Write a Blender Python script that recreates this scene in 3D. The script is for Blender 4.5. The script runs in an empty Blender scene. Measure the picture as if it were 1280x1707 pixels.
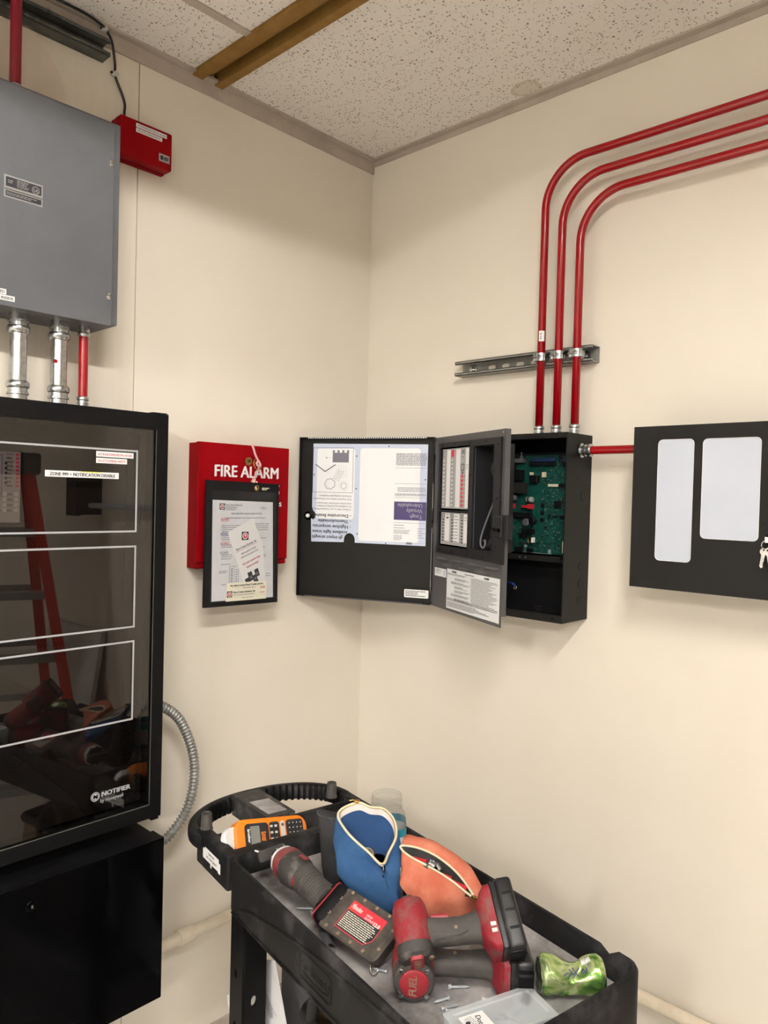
import bpy, bmesh, math, random
from mathutils import Vector, Matrix, Euler
R = math.radians
SC = bpy.context.scene
COL = SC.collection

# ------------------------------------------------------------------ camera
cam_d = bpy.data.cameras.new('camera')
cam = bpy.data.objects.new('camera', cam_d)
COL.objects.link(cam)
SC.camera = cam
yaw, pit, rol = 0.753779, 0.020058, -0.026211
F = Vector((-math.sin(yaw)*math.cos(pit), math.cos(yaw)*math.cos(pit), -math.sin(pit)))
Rt = F.cross(Vector((0, 0, 1))).normalized()
Dn = F.cross(Rt)
r2 = math.cos(rol)*Rt + math.sin(rol)*Dn
d2 = -math.sin(rol)*Rt + math.cos(rol)*Dn
cam.matrix_world = Matrix(((r2.x, -d2.x, -F.x, 1.797), (r2.y, -d2.y, -F.y, -1.817),
                           (r2.z, -d2.z, -F.z, 1.636), (0, 0, 0, 1)))
cam_d.sensor_fit = 'HORIZONTAL'
cam_d.sensor_width = 36.0
cam_d.lens = 36.0*1245.87/1280
cam_d.clip_start = 0.02

# ------------------------------------------------------------------ world, exposure
w = bpy.data.worlds.new('world')
SC.world = w
w.use_nodes = True
w.node_tree.nodes['Background'].inputs[0].default_value = (0.9, 0.93, 1.0, 1)
w.node_tree.nodes['Background'].inputs[1].default_value = 0.05
SC.view_settings.view_transform = 'Standard'
SC.view_settings.look = 'None'
SC.view_settings.gamma = 1.0
SC.view_settings.use_curve_mapping = False
SC.view_settings.exposure = -0.01
LAMP = 450.0            # emission of the troffer diffusers

# ------------------------------------------------------------------ materials
def lin(h):
    h = h.lstrip('#')
    o = []
    for i in (0, 2, 4):
        c = int(h[i:i+2], 16)/255
        o.append(c/12.92 if c <= .04045 else ((c+.055)/1.055)**2.4)
    return tuple(o)

MATS = {}
def mat(name, col, rough=.5, metal=0., spec=.5, var=None, vscale=8., bump=0., bscale=200., coat=0., emit=0., detail=6., stretch=None, vpos=(.35, .65)):
    """var: second colour mixed in by noise."""
    m = bpy.data.materials.new(name)
    m.use_nodes = True
    nt = m.node_tree
    b = nt.nodes['Principled BSDF']
    c = lin(col)
    b.inputs['Base Color'].default_value = (*c, 1)
    b.inputs['Roughness'].default_value = rough
    b.inputs['Metallic'].default_value = metal
    b.inputs['Specular IOR Level'].default_value = spec
    if coat:
        b.inputs['Coat Weight'].default_value = coat
        b.inputs['Coat Roughness'].default_value = .08
    if emit:
        b.inputs['Emission Color'].default_value = (*c, 1)
        b.inputs['Emission Strength'].default_value = emit
    tc = nt.nodes.new('ShaderNodeTexCoord')
    vec = tc.outputs['Object']
    if stretch:
        mp = nt.nodes.new('ShaderNodeMapping')
        mp.inputs['Scale'].default_value = stretch
        nt.links.new(vec, mp.inputs['Vector'])
        vec = mp.outputs['Vector']
    if var:
        n = nt.nodes.new('ShaderNodeTexNoise')
        n.inputs['Scale'].default_value = vscale
        n.inputs['Detail'].default_value = detail
        n.inputs['Roughness'].default_value = .62
        nt.links.new(vec, n.inputs['Vector'])
        r = nt.nodes.new('ShaderNodeValToRGB')
        r.color_ramp.elements[0].position = vpos[0]
        r.color_ramp.elements[1].position = vpos[1]
        r.color_ramp.elements[0].color = (*c, 1)
        r.color_ramp.elements[1].color = (*lin(var), 1)
        nt.links.new(n.outputs['Fac'], r.inputs['Fac'])
        nt.links.new(r.outputs['Color'], b.inputs['Base Color'])
    if bump:
        n2 = nt.nodes.new('ShaderNodeTexNoise')
        n2.inputs['Scale'].default_value = bscale
        n2.inputs['Detail'].default_value = 4
        nt.links.new(vec, n2.inputs['Vector'])
        bp = nt.nodes.new('ShaderNodeBump')
        bp.inputs['Strength'].default_value = bump
        bp.inputs['Distance'].default_value = .002
        nt.links.new(n2.outputs['Fac'], bp.inputs['Height'])
        nt.links.new(bp.outputs['Normal'], b.inputs['Normal'])
    MATS[name] = m
    return m

mat('wall', '#E4DDD0', .5, spec=.3, var='#E1D9CB', vscale=3, bump=.12, bscale=160)
mat('wall_white', '#F0EEE9', .6)
mat('wall_panel', '#E2DACC', .5, spec=.3, var='#DDD4C5', vscale=40, bump=.22, bscale=60, stretch=(1, 1, .05))
mat('pipe_cream', '#E3D8C4', .35, var='#D8CAB2', vscale=30)
mat('trim_gray', '#B9AEA2', .6, spec=.2, var='#ABA095', vscale=9, bump=.1)
mat('floor', '#DCD9D3', .5, var='#D2CEC6', vscale=25)
mat('tbar_tan', '#8E6D3A', .5, spec=.15, var='#7F5E2C', vscale=14, bump=.1, bscale=60)
mat('tbar_dark', '#6B4A20', .6)
mat('white_enamel', '#E8E8E4', .5)
mat('steel_gray', '#616367', .42, spec=.35, var='#57595D', vscale=5, bump=.08, bscale=90)
mat('galv', '#C9CBCC', .25, 1., var='#9FA3A6', vscale=60)
mat('galv_dull', '#9C9C98', .45, .45, var='#85857F', vscale=30)
mat('strut_dark', '#62645F', .55, .2, spec=.3, var='#50524E', vscale=20)
mat('chrome', '#DADADA', .15, 1.)
mat('brass', '#C9A566', .25, 1.)
mat('red_conduit', '#8C000C', .27, spec=.45, coat=.08, var='#8C020C', vscale=10)
mat('red_box', '#7E0009', .55, spec=.08, var='#86020A', vscale=6)
mat('red_dark', '#7A0B20', .4, spec=.4)
mat('black_cab', '#08080A', .45, spec=.13, var='#0B0B0C', vscale=6)
mat('black_gloss', '#020203', .14, spec=.06, var='#030304', vscale=4)
mat('black_matte', '#0B0B0C', .7, spec=.2)
mat('black_deep', '#09090A', .75, spec=.15)
mat('mesh_dark', '#262422', .5, spec=.3)
mat('char_panel', '#191817', .5, spec=.14, var='#1B1A19', vscale=4)
mat('char_inner', '#504F50', .42, spec=.35, var='#4A494A', vscale=5)
mat('bezel', '#19191B', .45, spec=.3)
mat('white_film', '#E3E5E8', .35, var='#E6E8EA', vscale=12)
mat('blue_film', '#BEC8DC', .35, var='#C2CBDF', vscale=12)
mat('white_lens', '#BBC2D0', .12, spec=.5, var='#B6BDCC', vscale=5)
mat('white', '#E4E4E4', .5)
mat('paper', '#DCDDE2', .5, var='#D2D3D8', vscale=20)
mat('paper_cream', '#F0ECD6', .5)
mat('ink', '#22222A', .6)
mat('ink_soft', '#6E6C76', .6)
mat('ink_red', '#B3303E', .6)
mat('ink_blue', '#35408A', .6)
mat('ink_violet', '#3A2F63', .5)
mat('line_white', '#A4A4A8', .4)
mat('gray_panel', '#A9A9A9', .45, var='#A2A2A2', vscale=10)
mat('lcd_green', '#7E9A2A', .3)
mat('key_red', '#D8304A', .4)
mat('key_gray', '#C8C8C8', .45)
mat('yellow', '#E8D84A', .5)
mat('silver_label', '#B5B6B6', .3, .6)
mat('pcb', '#094037', .4, spec=.3, var='#07332B', vscale=90, vpos=(.45, .6))
mat('chip', '#0A0B0D', .4, spec=.3)
mat('solder', '#B9C4BF', .3, .5)
mat('relay_red', '#B92330', .4)
mat('cap_gray', '#6D6E76', .35, .4)
mat('beige_plastic', '#C9BFA8', .5)
mat('blue', '#2348B8', .4)
mat('blue_dark', '#14284C', .4)
mat('screw_steel', '#CDD2D6', .35, .35, var='#B8BEC4', vscale=60)
mat('cart', '#151516', .55, spec=.16, var='#454345', vscale=13, bump=.35, bscale=350, vpos=(.5, .78), detail=9)
mat('cart_floor', '#585656', .75, spec=.2, var='#C4C0BE', vscale=9, bump=.3, bscale=300, vpos=(.33, .74), detail=10)
mat('rubber', '#3B3937', .65, spec=.25, var='#4A4744', vscale=30, bump=.2, bscale=300)
mat('rubber_worn', '#343332', .6, spec=.25, var='#6C6664', vscale=35, bump=.2, bscale=250, vpos=(.5, .8))
mat('tool_red', '#7C1E27', .5, spec=.25, var='#6E4E4B', vscale=38, vpos=(.46, .70), bump=.15)
mat('tool_red2', '#8E202A', .42, var='#8A2E34', vscale=40)
mat('battery', '#141416', .45, spec=.4, var='#464547', vscale=30, vpos=(.5, .85))
mat('battery_top', '#35322F', .6, spec=.25, var='#57514B', vscale=22, bump=.2)
mat('label_red', '#C63440', .4, var='#B9482E', vscale=40, vpos=(.55, .7))
mat('orange', '#F28418', .38, var='#EC7A10', vscale=10)
mat('keypad_black', '#1F1F22', .45)
mat('lcd_gray', '#7E807A', .25)
mat('blue_cloth', '#294A73', .85, spec=.2, var='#375C84', vscale=14, bump=.4, bscale=500)
mat('blue_in', '#24426C', .85, spec=.2, var='#1D385E', vscale=10, bump=.3, bscale=400)
mat('orange_cloth', '#B4614B', .85, spec=.2, var='#C67E66', vscale=14, bump=.4, bscale=500)
mat('black_cloth', '#222223', .75, spec=.2, var='#343334', vscale=16, bump=.4, bscale=300)
mat('zip_tape', '#D9CDAE', .7, bump=.4, bscale=600)
mat('zip_teeth', '#C2A868', .35, .7)
mat('lining', '#D8CDC8', .8, bump=.5, bscale=400)
mat('wire_black', '#131314', .4)
mat('clip_clear', '#C8C6C0', .3)
mat('teal', '#1F8FA8', .45)
mat('can_metal', '#C9D2C4', .22, 1.)
mat('rope', '#D9A9A8', .8, bump=.5, bscale=500)
mat('ladder_red', '#B5301F', .45)
mat('alum', '#A8A9AA', .35, .9)
mat('board_white', '#D8D6D0', .7, var='#C6C4BE', vscale=5)
mat('tan_leather', '#8A7561', .7, var='#6E5B4A', vscale=20, bump=.3)
mat('seam_dark', '#C2B59C', .8)
mat('hole_dark', '#1A1714', .9)
mat('marker_blue', '#26358E', .4)

def glassy(name, tint, refl_ior=1.5, rough=.0, haze=None, hazefac=0.):
    """architectural pane: tinted see-through plus Fresnel mirror."""
    m = bpy.data.materials.new(name)
    m.use_nodes = True
    nt = m.node_tree
    nt.nodes.remove(nt.nodes['Principled BSDF'])
    out = nt.nodes['Material Output']
    tr = nt.nodes.new('ShaderNodeBsdfTransparent')
    tr.inputs['Color'].default_value = (*lin(tint), 1)
    gl = nt.nodes.new('ShaderNodeBsdfGlossy')
    gl.inputs['Roughness'].default_value = rough
    fr = nt.nodes.new('ShaderNodeFresnel')
    fr.inputs['IOR'].default_value = refl_ior
    mx = nt.nodes.new('ShaderNodeMixShader')
    geo = nt.nodes.new('ShaderNodeNewGeometry')
    ml = nt.nodes.new('ShaderNodeMath'); ml.operation = 'MULTIPLY_ADD'      # same reflectance from either side
    nt.links.new(geo.outputs['Backfacing'], ml.inputs[0])
    ml.inputs[1].default_value = 1/refl_ior-refl_ior; ml.inputs[2].default_value = refl_ior
    nt.links.new(ml.outputs[0], fr.inputs['IOR'])
    nt.links.new(fr.outputs[0], mx.inputs[0])
    src = tr.outputs[0]
    if haze:
        df = nt.nodes.new('ShaderNodeBsdfDiffuse')
        df.inputs['Color'].default_value = (*lin(haze), 1)
        m2 = nt.nodes.new('ShaderNodeMixShader')
        m2.inputs[0].default_value = hazefac
        nt.links.new(src, m2.inputs[1])
        nt.links.new(df.outputs[0], m2.inputs[2])
        src = m2.outputs[0]
    nt.links.new(src, mx.inputs[1])
    nt.links.new(gl.outputs[0], mx.inputs[2])
    nt.links.new(mx.outputs[0], out.inputs['Surface'])
    MATS[name] = m
    return m
glassy('smoked_pane', '#D6D2D0', 1.7)
glassy('clear_plastic', '#F4F6F6', 1.5, .05, '#E8ECEC', .04)
glassy('vinyl', '#F6F6F6', 1.35, .12, '#9A9A9A', .05)
glassy('case_lid', '#F8FBFC', 1.4, .15, '#F0F4F6', .30)
glassy('bag_film', '#FDFAF7', 1.5, .14, '#E8DAD0', .22)

# ceiling tile: off-white with small dark fissures
def tile_mat():
    m = mat('ceiling_tile', '#E6E1DA', .9, spec=.1)
    nt = m.node_tree
    b = nt.nodes['Principled BSDF']
    tc = nt.nodes.new('ShaderNodeTexCoord')
    nz = nt.nodes.new('ShaderNodeTexNoise')
    nz.inputs['Scale'].default_value = 30
    nt.links.new(tc.outputs['Object'], nz.inputs['Vector'])
    mixv = nt.nodes.new('ShaderNodeMixRGB')
    mixv.inputs[0].default_value = .02
    nt.links.new(tc.outputs['Object'], mixv.inputs[1])
    nt.links.new(nz.outputs['Color'], mixv.inputs[2])
    vo = nt.nodes.new('ShaderNodeTexVoronoi')
    vo.inputs['Scale'].default_value = 150
    vo.inputs['Randomness'].default_value = 1
    nt.links.new(mixv.outputs[0], vo.inputs['Vector'])
    n3 = nt.nodes.new('ShaderNodeTexNoise')
    n3.inputs['Scale'].default_value = 260
    n3.inputs['Detail'].default_value = 2
    nt.links.new(tc.outputs['Object'], n3.inputs['Vector'])
    # hole radius varies from cell to cell
    sep = nt.nodes.new('ShaderNodeSeparateColor')
    nt.links.new(vo.outputs['Color'], sep.inputs[0])
    mul = nt.nodes.new('ShaderNodeMath'); mul.operation = 'MULTIPLY'
    nt.links.new(sep.outputs[0], mul.inputs[0]); nt.links.new(n3.outputs['Fac'], mul.inputs[1])
    mul2 = nt.nodes.new('ShaderNodeMath'); mul2.operation = 'MULTIPLY'; mul2.inputs[1].default_value = .74
    nt.links.new(mul.outputs[0], mul2.inputs[0])
    lt = nt.nodes.new('ShaderNodeMath'); lt.operation = 'LESS_THAN'
    nt.links.new(vo.outputs['Distance'], lt.inputs[0]); nt.links.new(mul2.outputs[0], lt.inputs[1])
    mx = nt.nodes.new('ShaderNodeMixRGB')
    mx.inputs[1].default_value = (*lin('#E6E1DA'), 1)
    mx.inputs[2].default_value = (*lin('#8A7D6F'), 1)
    nt.links.new(lt.outputs[0], mx.inputs[0])
    # ring-shaped water stain
    mp = nt.nodes.new('ShaderNodeVectorMath'); mp.operation = 'DISTANCE'
    ob = tc.outputs['Object']
    nt.links.new(ob, mp.inputs[0]); mp.inputs[1].default_value = (.636, -.052, 2.77)
    ad = nt.nodes.new('ShaderNodeMath'); ad.operation = 'MULTIPLY_ADD'
    n4 = nt.nodes.new('ShaderNodeTexNoise'); n4.inputs['Scale'].default_value = 25
    nt.links.new(ob, n4.inputs['Vector'])
    nt.links.new(n4.outputs['Fac'], ad.inputs[0]); ad.inputs[1].default_value = .03
    nt.links.new(mp.outputs['Value'], ad.inputs[2])
    rp = nt.nodes.new('ShaderNodeValToRGB')
    e = rp.color_ramp.elements
    e[0].position = 0; e[0].color = (.45, .45, .45, 1)
    e[1].position = .058; e[1].color = (0, 0, 0, 1)
    k = rp.color_ramp.elements.new(.046); k.color = (.5, .5, .5, 1)
    k = rp.color_ramp.elements.new(.054); k.color = (1, 1, 1, 1)
    nt.links.new(ad.outputs[0], rp.inputs['Fac'])
    m2 = nt.nodes.new('ShaderNodeMixRGB'); m2.blend_type = 'MIX'
    sc = nt.nodes.new('ShaderNodeMath'); sc.operation = 'MULTIPLY'; sc.inputs[1].default_value = .6
    nt.links.new(rp.outputs[0], sc.inputs[0]); nt.links.new(sc.outputs[0], m2.inputs[0])
    nt.links.new(mx.outputs[0], m2.inputs[1]); m2.inputs[2].default_value = (*lin('#B59A7C'), 1)
    nt.links.new(m2.outputs[0], b.inputs['Base Color'])
    bp = nt.nodes.new('ShaderNodeBump'); bp.inputs['Strength'].default_value = .6; bp.inputs['Distance'].default_value = .002
    inv = nt.nodes.new('ShaderNodeMath'); inv.operation = 'SUBTRACT'; inv.inputs[0].default_value = 1
    nt.links.new(lt.outputs[0], inv.inputs[1]); nt.links.new(inv.outputs[0], bp.inputs['Height'])
    nt.links.new(bp.outputs['Normal'], b.inputs['Normal'])
tile_mat()
mat('lamp_diffuser', '#FFFAF4', .5, emit=LAMP)
mat('fill_lamp', '#FFFAF4', .5, emit=LAMP*2.1)  # for the two unseen lights added by the back wall to fill the room
mat('fill_lamp_dim', '#FFFAF4', .5, emit=LAMP*.2)  # weak tube of the unseen fill light added by the far wall

# ------------------------------------------------------------------ geometry helpers
def NB(): return bmesh.new()
I4 = Matrix.Identity(4)
def T(x, y=0, z=0): return Matrix.Translation((x, y, z)) if not hasattr(x, '__len__') else Matrix.Translation(x)
def RX(d): return Matrix.Rotation(R(d), 4, 'X')
def RY(d): return Matrix.Rotation(R(d), 4, 'Y')
def RZ(d): return Matrix.Rotation(R(d), 4, 'Z')

def box(bm, x0, x1, y0, y1, z0, z1, bev=0, M=None, mi=0, seg=2):
    vs = [bm.verts.new((x, y, z)) for x in (x0, x1) for y in (y0, y1) for z in (z0, z1)]
    q = [(0, 1, 3, 2), (4, 6, 7, 5), (0, 4, 5, 1), (2, 3, 7, 6), (0, 2, 6, 4), (1, 5, 7, 3)]
    fs = [bm.faces.new([vs[i] for i in f]) for f in q]
    bmesh.ops.recalc_face_normals(bm, faces=fs)
    for f in fs: f.material_index = mi
    allv = vs
    if bev:
        es = list({e for f in fs for e in f.edges})
        r = bmesh.ops.bevel(bm, geom=es, offset=bev, segments=seg, affect='EDGES', profile=.5, clamp_overlap=True)
        allv = [v for v in vs if v.is_valid] + [v for v in r['verts'] if v.is_valid]
        allv = list(set(allv))
        for f in {f for v in allv for f in v.link_faces}: f.material_index = mi
    if M is not None:
        bmesh.ops.transform(bm, matrix=M, verts=allv)
    return allv

def prism(bm, pts, a0, a1, plane='xz', M=None, mi=0):
    """extrude polygon; plane names the polygon's axes."""
    def P(p, a):
        if plane == 'xz': return (p[0], a, p[1])
        if plane == 'xy': return (p[0], p[1], a)
        return (a, p[0], p[1])
    A = [bm.verts.new(P(p, a0)) for p in pts]
    B = [bm.verts.new(P(p, a1)) for p in pts]
    fs = [bm.faces.new(A), bm.faces.new(list(reversed(B)))]
    n = len(pts)
    for i in range(n):
        fs.append(bm.faces.new((A[i], B[i], B[(i+1) % n], A[(i+1) % n])))
    bmesh.ops.recalc_face_normals(bm, faces=fs)
    for f in fs: f.material_index = mi
    if M is not None: bmesh.ops.transform(bm, matrix=M, verts=A+B)
    return A+B

def rrect(cx, cz, w_, h_, r, n=5):
    o = []
    for (sx, sz, a0) in ((1, 1, 0), (-1, 1, 90), (-1, -1, 180), (1, -1, 270)):
        for i in range(n+1):
            a = R(a0+90*i/n)
            o.append((cx+sx*(w_/2-r)+r*math.cos(a), cz+sz*(h_/2-r)+r*math.sin(a)))
    return o

def circ(cx, cz, r, n=16):
    return [(cx+r*math.cos(2*math.pi*i/n), cz+r*math.sin(2*math.pi*i/n)) for i in range(n)]

def loft(bm, rings, cap=True, mi=0, closed=False):
    V = [[bm.verts.new(p) for p in r] for r in rings]
    n = len(V[0])
    fs = []
    m = len(V)
    for k in range(m if closed else m-1):
        a, b = V[k], V[(k+1) % m]
        for i in range(n):
            fs.append(bm.faces.new((a[i], a[(i+1) % n], b[(i+1) % n], b[i])))
    if cap and not closed:
        fs.append(bm.faces.new(list(reversed(V[0]))))
        fs.append(bm.faces.new(V[-1]))
    for f in fs: f.material_index = mi
    bmesh.ops.recalc_face_normals(bm, faces=fs)
    return [v for r in V for v in r]

def sring(c, X, Y, a, b, e=2., n=20):
    """superellipse ring; e>2 squarer."""
    o = []
    c, X, Y = Vector(c), Vector(X), Vector(Y)
    for i in range(n):
        t = 2*math.pi*(i+.5)/n
        ct, st = math.cos(t), math.sin(t)
        x = a*math.copysign(abs(ct)**(2/e), ct)
        y = b*math.copysign(abs(st)**(2/e), st)
        o.append(c+X*x+Y*y)
    return o

def tube(bm, pts, r, n=10, cap=True, mi=0, closed=False):
    pts = [Vector(p) for p in pts]
    m = len(pts)
    rings = []
    prev = None
    for i, p in enumerate(pts):
        if closed: t = (pts[(i+1) % m]-pts[i-1]).normalized()
        elif i == 0: t = (pts[1]-p).normalized()
        elif i == m-1: t = (p-pts[-2]).normalized()
        else: t = ((pts[i+1]-p).normalized()+(p-pts[i-1]).normalized()).normalized()
        if prev is None:
            up = Vector((0, 0, 1)) if abs(t.z) < .9 else Vector((1, 0, 0))
            X = t.cross(up).normalized()
        else:
            X = (prev-t*prev.dot(t)).normalized()
        prev = X
        Y = t.cross(X)
        rr = r[i] if hasattr(r, '__len__') else r
        rings.append([p+X*rr*math.cos(2*math.pi*k/n)+Y*rr*math.sin(2*math.pi*k/n) for k in range(n)])
    return loft(bm, rings, cap, mi, closed)

def lathe(bm, prof, M=I4, n=20, cap=True, mi=0):
    """profile (radius, height) about local z."""
    rings = [[M @ Vector((r*math.cos(2*math.pi*k/n), r*math.sin(2*math.pi*k/n), h)) for k in range(n)] for r, h in prof]
    return loft(bm, rings, cap, mi)

def catmull(pts, sub=6, closed=False):
    pts = [Vector(p) for p in pts]
    o = []
    m = len(pts)
    rng = m if closed else m-1
    for i in range(rng):
        if closed: p0, p1, p2, p3 = pts[i-1], pts[i], pts[(i+1) % m], pts[(i+2) % m]
        else: p0, p1, p2, p3 = pts[max(i-1, 0)], pts[i], pts[i+1], pts[min(i+2, m-1)]
        for k in range(sub):
            t = k/sub
            o.append(.5*((2*p1)+(-p0+p2)*t+(2*p0-5*p1+4*p2-p3)*t*t+(-p0+3*p1-3*p2+p3)*t**3))
    if not closed: o.append(pts[-1])
    return o

def holed(outlines, y0, y1, M=None, plane='xz'):
    """sheet with holes: first outline outer, rest holes -> bmesh."""
    cu = bpy.data.curves.new('c', 'CURVE')
    cu.dimensions = '2D'
    cu.fill_mode = 'BOTH'
    th = abs(y1-y0)
    cu.extrude = th/2
    for o in outlines:
        s = cu.splines.new('POLY')
        s.points.add(len(o)-1)
        for i, p in enumerate(o): s.points[i].co = (p[0], p[1], 0, 1)
        s.use_cyclic_u = True
    ob = bpy.data.objects.new('c', cu)
    COL.objects.link(ob)
    dg = bpy.context.evaluated_depsgraph_get()
    me = bpy.data.meshes.new_from_object(ob.evaluated_get(dg))
    bm = NB(); bm.from_mesh(me)
    bpy.data.objects.remove(ob); bpy.data.curves.remove(cu); bpy.data.meshes.remove(me)
    if plane == 'xz': X = T(0, (y0+y1)/2, 0) @ RX(90)
    elif plane == 'yz': X = T((y0+y1)/2, 0, 0) @ RZ(90) @ RX(90)
    else: X = T(0, 0, (y0+y1)/2)
    bmesh.ops.transform(bm, matrix=(M @ X) if M is not None else X, verts=bm.verts)
    return bm

def merge(bm, other, mi=0):
    me = bpy.data.meshes.new('t')
    other.to_mesh(me)
    n0 = len(bm.faces)
    bm.from_mesh(me)
    bm.faces.ensure_lookup_table()
    for f in bm.faces[n0:]: f.material_index = mi
    bpy.data.meshes.remove(me)
    other.free()

# ------------------------------------------------------------------ object helpers
class Thing:
    """An Empty at the thing's base; parts are built in frame coordinates and baked relative to it."""
    def __init__(s, name, label, cat, frame, origin=(0, 0, 0), group=None, kind=None):
        o = bpy.data.objects.new(name, None)
        o.empty_display_size = .05
        COL.objects.link(o)
        o.matrix_world = frame @ T(origin)
        if label: o['label'] = label
        if cat: o['category'] = cat
        if group: o['group'] = group
        if kind: o['kind'] = kind
        s.o = o
        s.bake = T(-Vector(origin))
        s.local = I4
    def part(s, name, bm, m, sm=False, label=None, kind=None, local=None, bake=None):
        p = Part(name, bm, m, s.o, s.bake if bake is None else bake, sm, label, kind)
        if local is not None: p.o.matrix_local = local
        return p

def mesh_from(bm, name, m, sm):
    me = bpy.data.meshes.new(name)
    if sm:
        for f in bm.faces: f.smooth = True
    bm.to_mesh(me); bm.free()
    for x in (m if isinstance(m, (list, tuple)) else [m]): me.materials.append(MATS[x])
    if sm and sm is not True:
        try: me.set_sharp_from_angle(angle=R(sm))
        except Exception: pass
    return me

class Part:
    def __init__(s, name, bm, m, parent, bake, sm=False, label=None, kind=None):
        bmesh.ops.transform(bm, matrix=bake, verts=bm.verts)
        me = mesh_from(bm, name, m, sm)
        s.o = bpy.data.objects.new(name, me)
        COL.objects.link(s.o)
        s.o.parent = parent
        if label: s.o['label'] = label
        if kind: s.o['kind'] = kind
        s.bake = bake
    def part(s, name, bm, m, sm=False, label=None, kind=None):
        return Part(name, bm, m, s.o, s.bake, sm, label, kind)

def single(name, bm, m, label=None, cat=None, frame=I4, origin=(0, 0, 0), sm=False, group=None, kind=None):
    """a thing that is one mesh"""
    bmesh.ops.transform(bm, matrix=T(-Vector(origin)), verts=bm.verts)
    me = mesh_from(bm, name, m, sm)
    o = bpy.data.objects.new(name, me)
    COL.objects.link(o)
    o.matrix_world = frame @ T(origin)
    if label: o['label'] = label
    if cat: o['category'] = cat
    if group: o['group'] = group
    if kind: o['kind'] = kind
    return o

def text_bm(s, size, M=I4, width=None, bold=0., ext=.0002, align='LEFT', shear=0., flip=False, res=3):
    """text in the xz plane facing -y, baseline at the origin"""
    cu = bpy.data.curves.new('t', 'FONT')
    cu.body = s
    cu.size = size
    cu.resolution_u = res
    cu.extrude = ext
    cu.align_x = align
    cu.shear = shear
    ob = bpy.data.objects.new('t', cu)
    COL.objects.link(ob)
    dg = bpy.context.evaluated_depsgraph_get()
    me = bpy.data.meshes.new_from_object(ob.evaluated_get(dg))
    bm = NB(); bm.from_mesh(me)
    bpy.data.objects.remove(ob); bpy.data.curves.remove(cu)
    if bold:        # heavier strokes: two more copies a hair to either side
        for k, s_ in ((1, -1), (2, 1)):
            n0 = len(bm.verts); bm.from_mesh(me); bm.verts.ensure_lookup_table()
            for v in bm.verts[n0:]: v.co.x += s_*bold*1.3; v.co.y += s_*bold*.5; v.co.z += 2e-5*k
    bpy.data.meshes.remove(me)
    if width and bm.verts:
        xs = [v.co.x for v in bm.verts]
        w0 = max(xs)-min(xs)
        for v in bm.verts: v.co.x *= width/w0
    X = RX(90)
    if flip: X = X @ RZ(180)
    bmesh.ops.transform(bm, matrix=M @ X, verts=bm.verts)
    return bm

RN = random.Random(7)
def dashes(bm, x0, x1, z0, z1, y, rows, h=None, ragged=.3, gap=.0012, mi=0, M=None, dens=.8):
    """unreadable small print: rows of short flat word-marks in the xz plane"""
    step = (z1-z0)/rows
    h = h or abs(step)*.45
    for r_ in range(rows):
        z = z0+step*(r_+.5)
        x = x0
        xe = x1-(x1-x0)*ragged*RN.random()
        while x < xe:
            l = min(RN.uniform(.0018, .008), xe-x)
            if l < .0006: break
            if RN.random() < dens or True:
                pts = [(x, y, z-h/2), (x+l, y, z-h/2), (x+l, y, z+h/2), (x, y, z+h/2)]
                if M is not None: pts = [M @ Vector(p) for p in pts]
                f = bm.faces.new([bm.verts.new(p) for p in pts])
                f.material_index = mi
            x += l+gap
    return bm

def quadxz(bm, x0, x1, z0, z1, y, mi=0, t=.0004):
    box(bm, x0, x1, y, y+t, z0, z1, mi=mi)

WL = RZ(90)      # frame of the left wall: a = world y, b = -world x
WR = I4          # frame of the right wall: a = world x, b = world y
def screw(bm, a, b, z, r=.004, h=.002, n=10):
    lathe(bm, [(r, 0), (r, h*.6), (r*.6, h)], T(a, b, z) @ RX(90), n)
# ================================================================== SETTING
ROOM = 5.0
bm = NB()
box(bm, -5, -.8585, 0, .1, 0, 2.9, mi=1)
box(bm, -.8555, 0, 0, .1, 0, 2.9, mi=0)
box(bm, -.8585, -.8555, .0035, .1, 0, 2.9, mi=2)
single('wall_left', bm, ['wall', 'wall_panel', 'seam_dark'], frame=WL, kind='structure')
bm = NB(); box(bm, -.1, ROOM, 0, .1, 0, 2.9)
single('wall_right', bm, 'wall', frame=WR, kind='structure')
bm = NB(); box(bm, ROOM, ROOM+.1, -ROOM-.1, .1, 0, 2.9)
single('wall_far', bm, 'wall_white', kind='structure')
bm = NB(); box(bm, -.1, ROOM+.1, -ROOM-.1, -ROOM, 0, 2.9)
single('wall_back', bm, 'wall_white', kind='structure')
bm = NB(); box(bm, -.1, ROOM+.1, -ROOM-.1, .1, -.1, 0)
single('floor', bm, 'floor', kind='structure')

ceil = Thing('ceiling', None, None, I4, kind='structure')
CZ = 2.77
fixt = [(1.48, 2.08, -2.52, -1.32), (1.48, 2.08, -4.97, -3.77), (3.31, 3.91, -2.52, -1.32), (3.31, 3.91, -4.97, -3.77)]
def tile(x0, x1, y0, y1):
    for f in fixt:
        if x0 < (f[0]+f[1])/2 < x1 and y0 < (f[2]+f[3])/2 < y1: return
    bm = NB()
    box(bm, x0+.002, x1-.002, y0+.002, y1-.002, CZ, CZ+.015)
    ceil.part('ceiling_tile', bm, 'ceiling_tile')
tees = NB()
xs = [0, 1.36, 2.58, 3.8, 5]
for i in range(4): tile(xs[i], xs[i+1], -.613, 0)
for i in range(1, 4): box(tees, xs[i]-.012, xs[i]+.012, -.613, 0, CZ-.004, CZ+.02)
xs = [0, .254, .864, 1.474, 2.084, 2.694, 3.304, 3.914, 4.524, 5]
ys = [-.706, -1.31, -2.53, -3.76, -5]
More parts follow.
